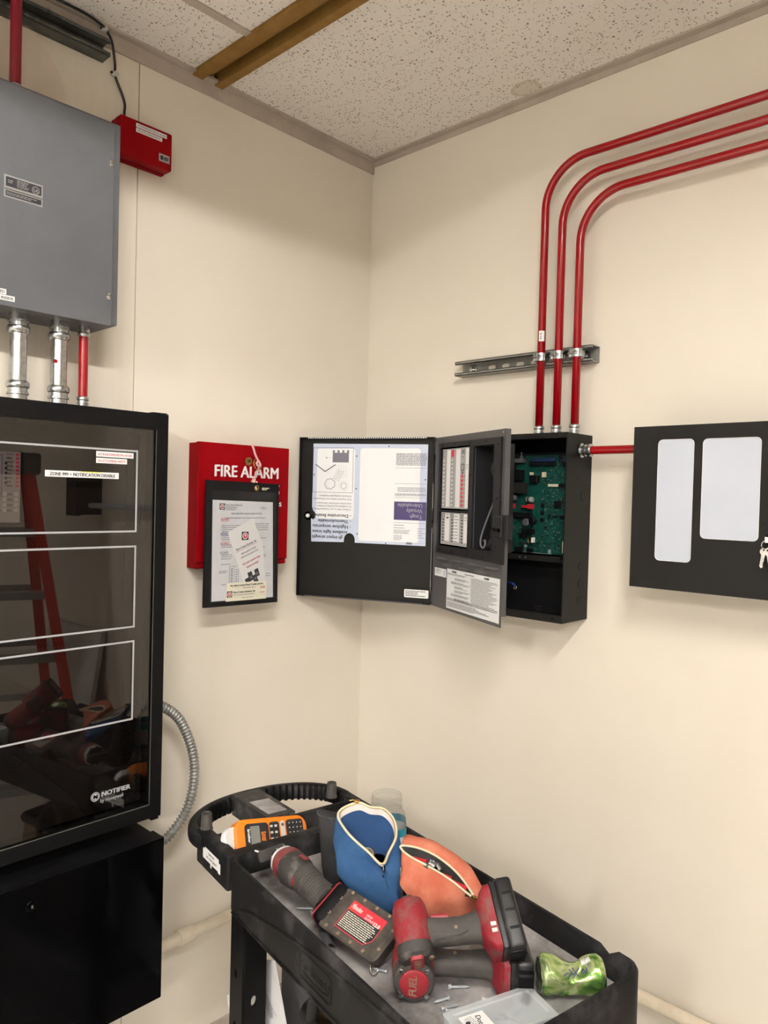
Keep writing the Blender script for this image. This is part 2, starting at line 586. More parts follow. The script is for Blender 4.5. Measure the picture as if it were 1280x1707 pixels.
for j in range(4):
    for i in range(9): tile(xs[i], xs[i+1], ys[j+1], ys[j])
    if j: box(tees, 0, 5, ys[j]-.012, ys[j]+.012, CZ-.003, CZ+.02)
for i in range(1, 9): box(tees, xs[i]-.012, xs[i]+.012, -5, -.706, CZ-.004, CZ+.02)
ceil.part('grid_tee', tees, 'trim_gray')
bm = NB(); box(bm, -.1, 5.1, -5.1, .1, CZ+.3, CZ+.32)
ceil.part('deck', bm, 'white_enamel')
for (x0, x1, y0, y1), lb_ in zip(fixt, ('recessed tube light nearest the corner of the two walls, over the cart', 'unseen fill light added by the back wall, on the cabinet side', 'unseen fill light added by the far wall, toward the ladder', 'unseen fill light added in the room corner farthest from the cabinets')):  # all but the first are unseen, added to fill the room with light
    t = Thing('recessed_light', lb_, 'light', I4, ((x0+x1)/2, (y0+y1)/2, CZ), group='recessed ceiling lights over the room')
    bm = NB(); D = .15
    box(bm, x0-.005, x0, y0, y1, CZ-.003, CZ+D); box(bm, x1, x1+.005, y0, y1, CZ-.003, CZ+D)
    box(bm, x0, x1, y0-.005, y0, CZ-.003, CZ+D); box(bm, x0, x1, y1, y1+.005, CZ-.003, CZ+D)
    box(bm, x0-.005, x1+.005, y0-.005, y1+.005, CZ+D, CZ+D+.005)
    t.part('housing', bm, 'white_enamel')
    bm = NB(); tube(bm, [(x1-.026, y0+.05, CZ+.133), (x1-.026, y1-.05, CZ+.133)], .014, 10)
    t.part('lamp_tube', bm, 'fill_lamp' if y1 < -3 else ('fill_lamp_dim' if x0 > 3 else 'lamp_diffuser'))

# tan slot channel crossing the ceiling
t = Thing('ceiling_channel', 'tan painted metal slot channel crossing the speckled ceiling', 'channel', I4, (0, -.66, CZ))
bm = NB()
box(bm, .002, 4.99, -.706, -.676, CZ-.012, CZ+.03)
t.part('flange', bm, 'tbar_tan')
bm = NB(); box(bm, .002, 4.99, -.636, -.611, CZ-.012, CZ+.03)
t.part('flange', bm, 'tbar_tan')
bm = NB(); box(bm, .002, 4.99, -.676, -.636, CZ+.022, CZ+.03)
box(bm, .002, 4.99, -.66, -.652, CZ+.006, CZ+.022)
t.part('slot_back', bm, 'tbar_tan')

bm = NB()
box(bm, -5, 0, -.006, 0, 2.725, CZ); box(bm, -5, 0, -.022, -.006, 2.763, CZ)
for y, z in ((-.19, 2.748), (-.62, 2.747), (-.2, 2.742)): screw(bm, y, -.006, z, .004, .002)
single('trim_1', bm, 'trim_gray', frame=WL, kind='structure')
bm = NB()
box(bm, 0, 5, -.004, 0, 2.748, CZ); box(bm, 0, 5, -.022, -.004, 2.764, CZ)
single('trim_2', bm, 'trim_gray', frame=WR, kind='structure')
bm = NB(); box(bm, -5, -.002, -.012, 0, 0, .1); single('baseboard_left', bm, 'trim_gray', frame=WL, kind='structure')
bm = NB(); box(bm, .012, 5, -.012, 0, 0, .1); single('baseboard_right', bm, 'trim_gray', frame=WR, kind='structure')

# cream pipe low along both walls
t = Thing('wall_pipe', 'cream painted pipe running low along both walls behind the cart', 'pipe', I4, (0, 0, .41))
pl = [(.028, -4.9, .415), (.028, -.09, .415)]
bm = NB(); tube(bm, pl, .0165, 14); t.part('pipe_run', bm, 'pipe_cream', 40)
bm = NB(); tube(bm, [(.07, -.028, .415), (4.95, -.028, .415)], .0165, 14); t.part('pipe_run', bm, 'pipe_cream', 40)
bm = NB(); tube(bm, catmull([(.028, -.1, .415), (.028, -.06, .415), (.038, -.036, .415), (.06, -.028, .415), (.1, -.028, .415)], 4), .021, 14)
t.part('elbow', bm, 'pipe_cream', 40)
bm = NB(); tube(bm, [(.028, -.71, .415), (.028, -.668, .415)], .0215, 14); t.part('coupling', bm, 'pipe_cream', 40)
for y in (-.35, ):
    bm = NB(); box(bm, 0, .03, y-.012, y+.012, .392, .398); box(bm, 0, .004, y-.012, y+.012, .37, .46)
    t.part('pipe_bracket', bm, 'pipe_cream')
bm = NB(); box(bm, 1.5, 1.524, -.03, 0, .392, .398); box(bm, 1.5, 1.524, -.004, 0, .37, .46); t.part('pipe_bracket', bm, 'pipe_cream')

# ================================================================== LEFT WALL
def fitting(th, a, b, z, r, down=True, nm='connector'):
    """compression connector; body against z, nut away from it"""
    s = -1 if down else 1
    bm = NB()
    lathe(bm, [(r*1.12, 0), (r*1.12, s*r*.7), (r*1.3, s*r*.75), (r*1.3, s*r*1.0), (r*1.16, s*r*1.05), (r*1.16, s*r*1.5), (r*1.32, s*r*1.6), (r*1.36, s*r*1.75), (r*1.36, s*r*2.15), (r*1.2, s*r*2.4), (r*1.02, s*r*2.45)], T(a, b, z), 24)
    th.part(nm, bm, 'galv', 35)

# gray junction box
t = Thing('junction_box', 'large gray steel junction box with screwed cover, upper left', 'box', WL, (-1.25, 0, 2.02))
G0, G1 = -1.62, -.9785
bm = NB()
box(bm, G0, G1, -.146, 0, 2.016, 2.476, bev=.002)
t.part('enclosure', bm, 'steel_gray')
bm = NB()
box(bm, G0-.004, -.9945, -.152, -.147, 2.012, 2.47, bev=.0015)
box(bm, G0-.004, -.9945+.0, -.1525, -.140, 2.012, 2.0135)
cv = t.part('cover', bm, 'steel_gray')
for z in (2.384, 2.083):
    bm = NB(); lathe(bm, [(.0045, 0), (.0045, .002), (.003, .0045)], T(-1.004, -.152, z) @ RX(90), 12)
    box(bm, -1.008, -1.000, -.1545, -.152, z-.013, z-.004, bev=.001)
    cv.part('cover_screw', bm, 'chrome', 40)
bm = NB(); quadxz(bm, -1.233, -1.155, 2.2345, 2.2805, -.1531, t=.0008)
pl_ = cv.part('nameplate', bm, 'silver_label')
bm = NB()
for z0, z1 in ((2.2575, 2.277), (2.238, 2.2485)): quadxz(bm, -1.230, -1.158, z0, z1, -.1537, t=.0004)
box(bm, -1.232, -1.156, -.1537, -.1533, 2.251, 2.2525)
cv.part('nameplate_print', bm, 'ink')
bm = NB()
dashes(bm, -1.208, -1.183, 2.2595, 2.2755, -.1539, 5); dashes(bm, -1.226, -1.214, 2.264, 2.272, -.1539, 2); dashes(bm, -1.228, -1.162, 2.240, 2.2465, -.1539, 2)
cv.part('fine_print', bm, 'silver_label')
bm = NB(); merge(bm, holed([circ(-1.17, 2.2655, .0078, 20), circ(-1.17, 2.2655, .0066, 20)], -.1541, -.1537))
merge(bm, text_bm('UL', .009, T(-1.1745, -.154, 2.262), bold=.0001))
cv.part('round_mark', bm, 'silver_label')
bm = NB(); quadxz(bm, -1.30, -1.2085, 2.0225, 2.0335, -.1531); quadxz(bm, -1.30, -1.2255, 2.0345, 2.0455, -.1531)
cv.part('paper_label', bm, 'white')
bm = NB(); merge(bm, text_bm('BATTERIES INSIDE', .0082, T(-1.2115, -.1535, 2.0248), align='RIGHT', bold=.0001)); merge(bm, text_bm('LOCATED', .0082, T(-1.2285, -.1535, 2.037), align='RIGHT', bold=.0001))
cv.part('lettering', bm, 'ink')

# red conduit rising from the box top
t = Thing('red_conduit', 'red conduit rising from the top of the gray junction box', 'conduit', WL, (-1.188, -.08, 2.47))
bm = NB(); tube(bm, [(-1.188, -.08, 2.5), (-1.188, -.08, 2.9)], .0118, 16); t.part('tube', bm, 'red_dark', 40)
fitting(t, -1.188, -.08, 2.476, .0118, False)

def drop(name, label, a, r, m, grp=None):
    t = Thing(name, label, 'conduit', WL, (a, -.08, 1.826), group=grp)
    bm = NB(); tube(bm, [(a, -.08, 1.84), (a, -.08, 2.0)], r, 20); tb = t.part('tube', bm, m, 40)
    fitting(t, a, -.08, 2.016, r, True); fitting(t, a, -.08, 1.8265, r, False)
    return t, tb
drop('metal_conduit', 'thick silver conduit under the gray box, the farther left one', -1.1725, .0178, 'galv')
tt, tb = drop('metal_conduit', 'thick silver conduit under the gray box, with a red speck, nearer the thin red one', -1.0835, .0178, 'galv')
bm = NB(); lathe(bm, [(.0045, 0), (.004, .001)], T(-1.0965, -.0938, 1.923) @ RZ(-40) @ RX(90), 8); tb.part('paint_speck', bm, 'red_box')
drop('red_conduit', 'short thin red conduit between the gray box and the tall black cabinet', -1.0265, .0105, 'red_conduit')

# red wall box
t = Thing('red_alarm_box', 'small red wall box with two white strip labels under a black wire', 'box', WL, (-.86, 0, 2.435))
bm = NB(); box(bm, -.930, -.7905, -.016, 0, 2.4585, 2.5535, bev=.002); t.part('back_plate', bm, 'red_box')
bm = NB(); box(bm, -.931, -.7885, -.050, -.018, 2.4595, 2.5555, bev=.005, seg=3); box(bm, -.9285, -.791, -.0178, -.0162, 2.462, 2.553)
cv = t.part('cover', bm, 'red_box', 30)
bm = NB(); quadxz(bm, -.890, -.8055, 2.5375, 2.5475, -.0506); quadxz(bm, -.890, -.8185, 2.5255, 2.5355, -.0506); cv.part('paper_label', bm, 'white')
bm = NB(); merge(bm, text_bm('ATM/FDN/4574-4100', .0068, T(-.887, -.0510, 2.5400), width=.078)); merge(bm, text_bm('ACCT:LMNS-N019', .0068, T(-.887, -.0510, 2.528), width=.063)); cv.part('lettering', bm, 'ink_soft')
bm = NB(); quadxz(bm, -.8265, -.7965, 2.4765, 2.4955, -.0508, t=.0008); cv.part('badge', bm, 'silver_label')
bm = NB(); quadxz(bm, -.8225, -.8145, 2.481, 2.4915, -.0513); merge(bm, text_bm('EST', .012, T(-.8125, -.0515, 2.4815), width=.0135, bold=.0006)); cv.part('badge_mark', bm, 'ink')

# black wire + clips
t = Thing('black_cable', 'thin black cable from the ceiling edge down to the small red box', 'cable', WL, (-.892, 0, 2.56))
pts = [(-1.4, -.027, 2.760), (-1.25, -.027, 2.763), (-1.14, -.027, 2.7645), (-1.075, -.027, 2.7655), (-1.016, -.027, 2.7655), (-.979, -.027, 2.7593), (-.960, -.026, 2.7508), (-.945, -.024, 2.734), (-.936, -.018, 2.712), (-.928, -.010, 2.69), (-.925, -.006, 2.665), (-.917, -.007, 2.645), (-.905, -.007, 2.622), (-.9, -.010, 2.60), (-.905, -.018, 2.580), (-.909, -.026, 2.562)]
pts = [(p[0], p[1], min(p[2], 2.766)) for p in pts]
bm = NB(); tube(bm, catmull(pts, 6), .0032, 10); t.part('wire', bm, 'wire_black', 40)
for a, z, s in ((-.962, 2.7515, 1), (-.925, 2.667, 1)):
    bb = -.016 if z > 2.7 else 0
    bm = NB(); tube(bm, [(a-.002, -.010+bb, z-.005), (a+.002, -.010+bb, z+.005)], .0052, 10); box(bm, a-.012, a, -.012+bb, -.003+bb, z-.006, z+.003, bev=.001)
    c = t.part('cable_clip', bm, 'clip_clear', 40)
    bm = NB(); lathe(bm, [(.0032, 0), (.0032, .003), (.002, .0045)], T(a-.012, -.011+bb, z-.002) @ RX(90), 10); c.part('nail', bm, 'wire_black', 40)
bm = NB(); tube(bm, [(-.909, -.026, 2.565), (-.909, -.026, 2.557)], .0042, 10); t.part('ferrule', bm, 'brass', 40)

# unistrut under the ceiling, left
def strut(bm, x0, x1, z0, z1, dep, lip=.009, th=.0025, holes=(), b0=0.):
    """C channel open towards the viewer (lips inward); slots in its back"""
    outl = [[(x0, z0), (x1, z0), (x1, z1), (x0, z1)]]
    for hx in holes: outl.append(rrect(hx, (z0+z1)/2, .026, .0135, .0065, 5))
    merge(bm, holed(outl, b0-th, b0))
    box(bm, x0, x1, b0-dep, b0, z0, z0+th); box(bm, x0, x1, b0-dep, b0, z1-th, z1)
    box(bm, x0, x1, b0-dep, b0-dep+th, z0, z0+lip); box(bm, x0, x1, b0-dep, b0-dep+th, z1-lip, z1)
    box(bm, x0, x1, b0-dep, b0-dep+.008, z0+lip-th, z0+lip); box(bm, x0, x1, b0-dep, b0-dep+.008, z1-lip, z1-lip+th)
t = Thing('strut_channel', 'gray metal strut channel high on the wall over the junction box', 'channel', WL, (-1.2, 0, 2.68))
bm = NB(); strut(bm, -1.62, -.955, 2.684, 2.724, .041, b0=0); t.part('channel', bm, 'strut_dark')

# clear plastic sheet draped behind the box
bm = NB()
nu, nv = 60, 30
V = []
top_edge = [(-1.36, 2.66), (-1.2, 2.668), (-1.128, 2.68), (-1.105, 2.655), (-1.08, 2.61), (-1.062, 2.575), (-1.058, 2.55)]
def tz(a):
    for (a0, z0), (a1, z1) in zip(top_edge, top_edge[1:]):
        if a <= a1: return z0+(z1-z0)*(a-a0)/(a1-a0)
    return top_edge[-1][1]
for j in range(nv+1):
    row = []
    for i in range(nu+1):
        u_, v_ = i/nu, j/nv
        a = -1.36+.302*u_
        z = tz(a)+(2.47-tz(a))*v_
        q = a+z*.55
        b = -.020-.005*abs(math.sin(46*q+2*math.sin(8*z)))-.004*math.sin(70*a-30*z)-.004*math.sin(25*z)
        row.append(bm.verts.new((a+.006*math.sin(30*z), b-.012*v_, z)))
    V.append(row)
for j in range(nv):
    for i in range(nu): bm.faces.new((V[j][i], V[j][i+1], V[j+1][i+1], V[j+1][i]))
single('plastic_sheet', bm, 'bag_film', 'crumpled clear plastic sheet tucked behind the top of the gray box', 'plastic', WL, (-1.2, 0, 2.477), sm=True)

# ---- tall black cabinet with smoked pane
t = Thing('alarm_cabinet', 'tall black cabinet with a smoked glass door and white outlined windows', 'cabinet', WL, (-1.15, 0, .835))
C0, C1 = -1.47, -.8475
bm = NB()
box(bm, C0, C1-.004, -.006, 0, .84, 1.8245)
box(bm, C0, C0+.004, -.128, 0, .84, 1.8245); box(bm, C1-.008, C1-.004, -.128, 0, .84, 1.8245)
box(bm, C0, C1-.004, -.128, 0, 1.8205, 1.8245); box(bm, C0, C1-.004, -.128, 0, .84, .844)
t.part('enclosure', bm, 'black_matte')
bm = NB()
outl = [[(C0, .837), (C1, .837), (C1, 1.8225), (C0, 1.8225)], rrect((C0+.04+C1-.032)/2, (.872+1.783)/2, C1-.032-C0-.04, 1.783-.872, .004)]
merge(bm, holed(outl, -.158, -.13))
dr = t.part('door', bm, 'black_cab')
bm = NB(); box(bm, C1-.036, C1-.008, -.148, -.120, 1.8235, 1.8265); box(bm, C1-.02, C1-.002, -.156, -.14, 1.8235, 1.8255); dr.part('hinge_tab', bm, 'black_cab')
bm = NB(); box(bm, C1-.024, C1-.004, -.156, -.13, .829, .837, bev=.002); dr.part('hinge_tab', bm, 'black_cab')
bm = NB(); box(bm, C0+.04, C1-.0325, -.153, -.150, .8725, 1.7825); dr.part('pane', bm, 'smoked_pane')
bm = NB()
x1 = C1-.0325
box(bm, C0+.04, x1, -.1595, -.158, .871, .8725); box(bm, x1, x1+.0012, -.159, -.158, .872, 1.783)
dr.part('pane_bead', bm, 'strut_dark')
bm = NB()
def frame(bm, a0, a1, z0, z1, w_, b, t_=.0004):
    quadxz(bm, a0, a1, z1-w_, z1, b, t=t_); quadxz(bm, a0, a1, z0, z0+w_, b, t=t_)
    quadxz(bm, a0, a0+w_, z0+w_, z1-w_, b, t=t_); quadxz(bm, a1-w_, a1, z0+w_, z1-w_, b, t=t_)
for z0, z1 in ((1.537, 1.731), (1.31, 1.5055), (1.089, 1.2795)):
    frame(bm, -1.37, -.9245, z0, z1, .0042, -.1545)
dr.part('window_outline', bm, 'line_white')
bm = NB(); quadxz(bm, -1.141, -.972, 1.6615, 1.6755, -.1545); quadxz(bm, -1.027, -.936, 1.711, 1.7235, -.1545); quadxz(bm, -1.027, -.952, 1.6965, 1.7085, -.1545)
dr.part('paper_label', bm, 'white')
bm = NB(); quadxz(bm, -1.061, -1.016, 1.6735, 1.6755, -.1549); dr.part('marker_stroke', bm, 'yellow')
bm = NB(); merge(bm, text_bm('ZONE 999 = NOTIFICATION DISABLE', .0105, T(-1.131, -.155, 1.6645), width=.150, bold=.00015)); dr.part('lettering', bm, 'ink')
bm = NB(); merge(bm, text_bm('ATM/FDN/4574-4100', .0078, T(-1.023, -.155, 1.7142), width=.083)); merge(bm, text_bm('ACCT:LMNS-N019', .0078, T(-1.023, -.155, 1.6995), width=.066)); dr.part('lettering', bm, 'ink_red')
bm = NB()
merge(bm, text_bm('NOTIFIER', .0152, T(-1.0, -.155, .9245), width=.072, bold=.0005))
merge(bm, text_bm("by Honeywell", .0122, T(-1.0025, -.155, .9105), width=.056))
merge(bm, holed([circ(-1.0145, .9275, .0108, 28), circ(-1.0145, .9275, .0094, 28)], -.1552, -.1548))
merge(bm, holed([circ(-1.0145, .9275, .0083, 24)], -.1552, -.1548))
dr.part('logo', bm, 'line_white')
bm = NB(); merge(bm, text_bm('N', .0125, T(-1.019, -.1556, .9232), bold=.0008)); dr.part('logo', bm, 'black_gloss')
# interior: dress panels seen through the glass
bm = NB()
for z0, z1 in ((.874, 1.085), (1.0855, 1.283), (1.2835, 1.508), (1.5085, 1.781)):
    box(bm, C0+.02, -.936, -.120, -.117, z0, z1-.001)
t.part('dress_panel', bm, 'mesh_dark')
bm = NB()
# perforated strip: honeycomb of raised webs beside and between the windows
def perf(bm, a0, a1, z0, z1, p=.0075):
    j = 0; z = z0
    while z < z1-p*.5:
        a = a0+(p/2 if j % 2 else 0)
        while a < a1-p*.6:
            pts = [(a+p*.36*math.cos(R(60*k+30)), z+p*.36*math.sin(R(60*k+30))) for k in range(6)]
            f = bm.faces.new([bm.verts.new((x, 0, y)) for x, y in pts]); a += p
        z += p*.87; j += 1
hb = NB(); perf(hb, -.932, -.885, .88, 1.78, .0085)
perf(hb, -1.24, -.935, 1.735, 1.778, .0085); perf(hb, -1.24, -.935, 1.509, 1.534, .0085); perf(hb, -1.24, -.935, 1.283, 1.307, .0085)
bmesh.ops.transform(hb, matrix=T(0, -.121, 0), verts=hb.verts)
t.part('perforation', hb, 'black_deep', kind='stuff')
bm = NB(); box(bm, -.934, -.883, -.1195, -.117, .874, 1.781); t.part('perforated_panel', bm, 'mesh_dark')
bm = NB(); tube(bm, catmull([(-.90, -.123, 1.77), (-.898, -.124, 1.68), (-.892, -.124, 1.6), (-.90, -.124, 1.55), (-.91, -.123, 1.54)], 6), .005, 8); t.part('inner_cable', bm, 'wire_black', 40)
# annunciator module
bm = NB(); box(bm, -1.40, -1.182, -.129, -.121, 1.5605, 1.7115, bev=.001); am = t.part('control_module', bm, 'gray_panel')
bm = NB(); box(bm, -1.182, -1.176, -.129, -.121, 1.555, 1.715); am.part('module_edge', bm, 'black_deep')
bm = NB(); frame(bm, -1.39, -1.2195, 1.6155, 1.7045, .0012, -.1295); am.part('screen_frame', bm, 'ink_blue')
bm = NB(); box(bm, -1.385, -1.2245, -.1298, -.129, 1.6205, 1.7005); am.part('screen', bm, 'lcd_green')
for k in range(9):
    bm = NB(); z = 1.7065-.0085*k*.985; box(bm, -1.1925, -1.1855, -.1315, -.129, z-.0028, z+.0018, bev=.0006); am.part('red_key', bm, 'key_red')
bm = NB()
for k in range(9): dashes(bm, -1.2115, -1.1955, 1.7085-.0084*k-.0045, 1.7085-.0084*k, -.1295, 2 if k else 1, .0013, .5, .0006)
for k in range(4):
    z = 1.622-.0115*k
    dashes(bm, -1.2095, -1.196, z-.0035, z+.0015, -.1295, 2, .0013, .3, .0006); dashes(bm, -1.2305, -1.220, z-.0035, z+.0015, -.1295, 2, .0013, .3, .0006)
am.part('fine_print', bm, 'ink')
bm = NB()
for k in range(5): quadxz(bm, -1.2145, -1.2095+.0, 1.684-.0105*k, 1.6895-.0105*k, -.1298); 
am.part('soft_key', bm, 'ink')
for k in range(4):
    for a, ch in ((-1.1955, '<>12'[k] if k < 2 else '12'[k-2]), (-1.2185, '4568'[k])):
        bm = NB(); z = 1.623-.0115*k; box(bm, a, a+.0085, -.1315, -.129, z-.0055, z+.0025, bev=.0006); kk = am.part('number_key', bm, 'key_gray')
# cabinet lower, deeper
t = Thing('battery_cabinet', 'lower black steel cabinet with a round lock on its door', 'cabinet', WL, (-1.15, 0, .41))
L0, L1 = -1.48, -.862
bm = NB(); box(bm, L0, L1-.003, -.188, 0, .414, .7975, bev=.002); t.part('enclosure', bm, 'black_cab')
bm = NB(); box(bm, L0, L1, -.202, -.190, .410, .7995, bev=.002); dr = t.part('door', bm, 'black_gloss')
bm = NB(); box(bm, L0, L1, -.2, -.150, .7985, .8005); 
t.part('top_flange', bm, 'black_cab')
hb = NB(); p = .0075
for j in range(4):
    for i in range(int((L1-L0-.03)/p)):
        a = L0+.012+i*p+(p/2 if j % 2 else 0)
        hb.faces.new([hb.verts.new((a+.0024*math.cos(R(60*k)), -.188+j*.0075+.0024*math.sin(R(60*k)), .8008)) for k in range(6)])
t.part('perforation', hb, 'black_deep', kind='stuff')
bm = NB(); lathe(bm, [(.012, 0), (.012, .002), (.0095, .004), (.0085, .003), (.006, .003), (.0055, .005)], T(-1.174, -.202, .754) @ RX(90), 24); lk = dr.part('lock', bm, 'black_gloss', 40)
bm = NB(); box(bm, -1.176, -1.172, -.2085, -.2065, .7505, .7575); lk.part('keyhole', bm, 'chrome')
bm = NB()
for i in range(14): lathe(bm, [(.0016, 0), (.0016, .0004)], T(-1.14+.008*i, -.2022, .425) @ RX(90), 6)
dr.part('weep_hole', bm, 'strut_dark', kind='stuff')
t = Thing('metal_conduit', 'thin pale conduit hanging below the lower black cabinet', 'conduit', WL, (-.945, -.06, .1))
bm = NB(); tube(bm, [(-.945, -.06, .1), (-.945, -.06, .40)], .009, 14); t.part('tube', bm, 'pipe_cream', 40); fitting(t, -.945, -.06, .4135, .009, True)

# flexible armoured conduit: helical corrugations built as real ridges
pts = catmull([(-.875, -.07, 1.088), (-.84, -.08, 1.092), (-.80, -.08, 1.08), (-.75, -.08, 1.035), (-.712, -.08, .95), (-.703, -.08, .87), (-.722, -.08, .795), (-.765, -.08, .745), (-.80, -.08, .728), (-.872, -.08, .724)], 40)
t = Thing('flexible_conduit', 'ribbed metal flexible conduit looping from the tall cabinet to the lower one', 'conduit', WL, (-.8, -.08, .728))
cum = [0]
for i in range(1, len(pts)): cum.append(cum[-1]+(pts[i]-pts[i-1]).length)
N = int(cum[-1]/.0016)
sp = []; j = 0
for k in range(N+1):
    s_ = cum[-1]*k/N
    while j < len(cum)-2 and cum[j+1] < s_: j += 1
    sp.append(pts[j].lerp(pts[j+1], (s_-cum[j])/(cum[j+1]-cum[j])))
bm = NB(); tube(bm, sp, [.0113+.0022*math.sin(2*math.pi*k*.0016/.0098) for k in range(N+1)], 14)
t.part('armour', bm, 'galv_dull', True)

# ---- red document box + hanging pouch
t = Thing('document_box', 'red steel wall cabinet lettered FIRE ALARM with a brass lock', 'cabinet', WL, (-.54, 0, 1.44))
bm = NB(); box(bm, -.690, -.388, -.046, 0, 1.428, 1.771, bev=.0015); t.part('body', bm, 'red_box')
bm = NB(); box(bm, -.698, -.386, -.060, -.047, 1.4445, 1.7725, bev=.002); dr = t.part('door', bm, 'red_box')
bm = NB(); box(bm, -.69, -.388, -.056, -.046, 1.430, 1.4435, bev=.002); t.part('lower_lip', bm, 'red_box')
bm = NB(); merge(bm, text_bm('FIRE ALARM', .046, T(-.6485, -.0605, 1.681), width=.2215, bold=.0011)); dr.part('lettering', bm, 'white')
bm = NB(); merge(bm, text_bm('DOCUMENTS', .046, T(-.6485, -.0605, 1.632), width=.2265, bold=.0012)); merge(bm, text_bm('Fire Alarm Systems', .026, T(-.63, -.0605, 1.600), width=.217, bold=.0004)); dr.part('lettering', bm, 'white')
bm = NB(); lathe(bm, [(.0125, 0), (.0125, .004), (.011, .006), (.009, .006), (.0085, .0075)], T(-.5365, -.06, 1.7275) @ RX(90), 24); lk = dr.part('lock', bm, 'brass', 40)
bm = NB(); box(bm, -.539, -.534, -.0705, -.0672, 1.7235, 1.7315); lk.part('keyhole', bm, 'ink')
t = Thing('key_ring', 'small brass split ring on the red cabinet lock holding the cord', 'ring', WL, (-.513, -.066, 1.71))
bm = NB(); tube(bm, [(-.5135+.0125*math.cos(a*.3142), -.0745+.004*math.sin(a*.3142), 1.7195+.0155*math.sin(a*.3142)) for a in range(20)], .0014, 6, closed=True); t.part('loop', bm, 'brass', True)

t = Thing('hanging_cord', 'knotted pink and white cord from the red cabinet lock to the black pouch', 'cord', WL, (-.52, -.06, 1.66))
bm = NB(); tube(bm, catmull([(-.5265, -.064, 1.775), (-.523, -.067, 1.765), (-.518, -.069, 1.748), (-.51, -.071, 1.732), (-.5035, -.073, 1.722), (-.506, -.077, 1.7135), (-.5145, -.078, 1.7155), (-.517, -.075, 1.723), (-.51, -.073, 1.727)], 6), .0031, 8); t.part('strand', bm, 'rope', True)
bm = NB(); tube(bm, catmull([(-.508, -.075, 1.714), (-.513, -.077, 1.704), (-.521, -.077, 1.696), (-.524, -.078, 1.684), (-.533, -.080, 1.675), (-.529, -.083, 1.671), (-.52, -.084, 1.669), (-.53, -.086, 1.664), (-.54, -.085, 1.671), (-.523, -.085, 1.661), (-.515, -.085, 1.657)], 6), .0019, 8); t.part('strand', bm, 'rope', True)
bm = NB(); tube(bm, catmull([(-.527, -.084, 1.678), (-.531, -.084, 1.668), (-.53, -.090, 1.656), (-.527, -.092, 1.648)], 6), .0022, 8); t.part('strand', bm, 'zip_tape', True)

t = Thing('document_pouch', 'black vinyl pouch holding printed sheets, hung on the red cabinet', 'pouch', WL, (-.57, -.09, 1.325))
def sheetp(bm, c, b0, t_, mi=0):
    """quad sheet from four (a,z) corners with thickness"""
    A = [bm.verts.new((x, b0, z)) for x, z in c]; B = [bm.verts.new((x, b0+t_, z)) for x, z in c]
    bm.faces.new(A); bm.faces.new(B[::-1])
    for i in range(4): bm.faces.new((A[i], B[i], B[(i+1) % 4], A[(i+1) % 4]))
    bmesh.ops.recalc_face_normals(bm, faces=bm.faces)
bm = NB()
merge(bm, holed([[(-.692, 1.327), (-.443, 1.3225), (-.447, 1.665), (-.6905, 1.6695)], circ(-.5275, 1.652, .006, 14)], -.0855, -.0835))
t.part('back_sheet', bm, 'black_deep')
bm = NB()
merge(bm, holed([[(-.692, 1.327), (-.443, 1.3225), (-.447, 1.665), (-.6905, 1.6695)], [(-.672, 1.342), (-.672, 1.640), (-.459, 1.637), (-.4555, 1.338)], circ(-.5275, 1.652, .006, 14)], -.091, -.0885))
t.part('border', bm, 'black_matte')
bm = NB(); bm.faces.new([bm.verts.new((x, -.0925, z)) for x, z in [(-.674, 1.340), (-.455, 1.336), (-.457, 1.640), (-.674, 1.642)]]); t.part('front_window', bm, 'vinyl')
bm = NB(); box(bm, -.508, -.482, -.0914, -.0911, 1.6515, 1.653); dashes(bm, -.508, -.484, 1.646, 1.651, -.0914, 2, .0012); t.part('fine_print', bm, 'paper_cream')
bm = NB(); merge(bm, holed([circ(-.5275, 1.652, .0085, 16), circ(-.5275, 1.652, .0055, 16)], -.0925, -.091)); t.part('grommet', bm, 'brass')

t = Thing('notice_sheet', 'large printed notice filling the black pouch', 'paper', WL, (-.567, -.088, 1.333))
bm = NB(); sheetp(bm, [(-.6665, 1.3345), (-.4575, 1.333), (-.4655, 1.6125), (-.6695, 1.6165)], -.0882, .0004); sh = t.part('page', bm, 'paper')
Y = -.0886
def logo(p, a, z, s):
    bm = NB(); M = T(a, Y, z)
    box(bm, -s, s, -.0001, .0001, -s, s, M=M); q_ = p.part('logo_square', bm, 'ink')
    bm = NB(); merge(bm, holed([circ(0, 0, s*.82, 18)], -.0003, -.0001, M=M)); p.part('logo_disc', bm, 'white')
    bm = NB(); merge(bm, holed([circ(0, 0, s*.6, 14), circ(0, s*.1, s*.3, 8)], -.0005, -.0003, M=M)); p.part('logo_flame', bm, 'key_red')
logo(sh, -.6385, 1.5985, .0085)
bm = NB()
merge(bm, text_bm('Pyro-Comm Systems, Inc', .0075, T(-.6275, Y, 1.601), width=.055)); dashes(bm, -.6275, -.588, 1.588, 1.5995, Y, 4, .0014)
merge(bm, text_bm('NFS2-3030 FIRE ALARM PANEL STATUS', .0062, T(-.609, Y, 1.5775), width=.104)); dashes(bm, -.628, -.49, 1.5655, 1.5695, Y, 1, .002, .02)
dashes(bm, -.508, -.487, 1.592, 1.599, Y, 2, .0015)
for z0, n in ((1.5275, 5), (1.500, 3), (1.474, 2), (1.447, 3)): dashes(bm, -.639, -.60 if n < 5 else -.553, z0-.0055*n+.022, z0+.022, Y, n, .0018, .25)
dashes(bm, -.527, -.478, 1.531, 1.554, Y, 4, .0018, .2); dashes(bm, -.515, -.485, 1.508, 1.512, Y, 1, .0018); dashes(bm, -.509, -.483, 1.483, 1.487, Y, 1, .0018); dashes(bm, -.503, -.483, 1.456, 1.464, Y, 2, .0018)
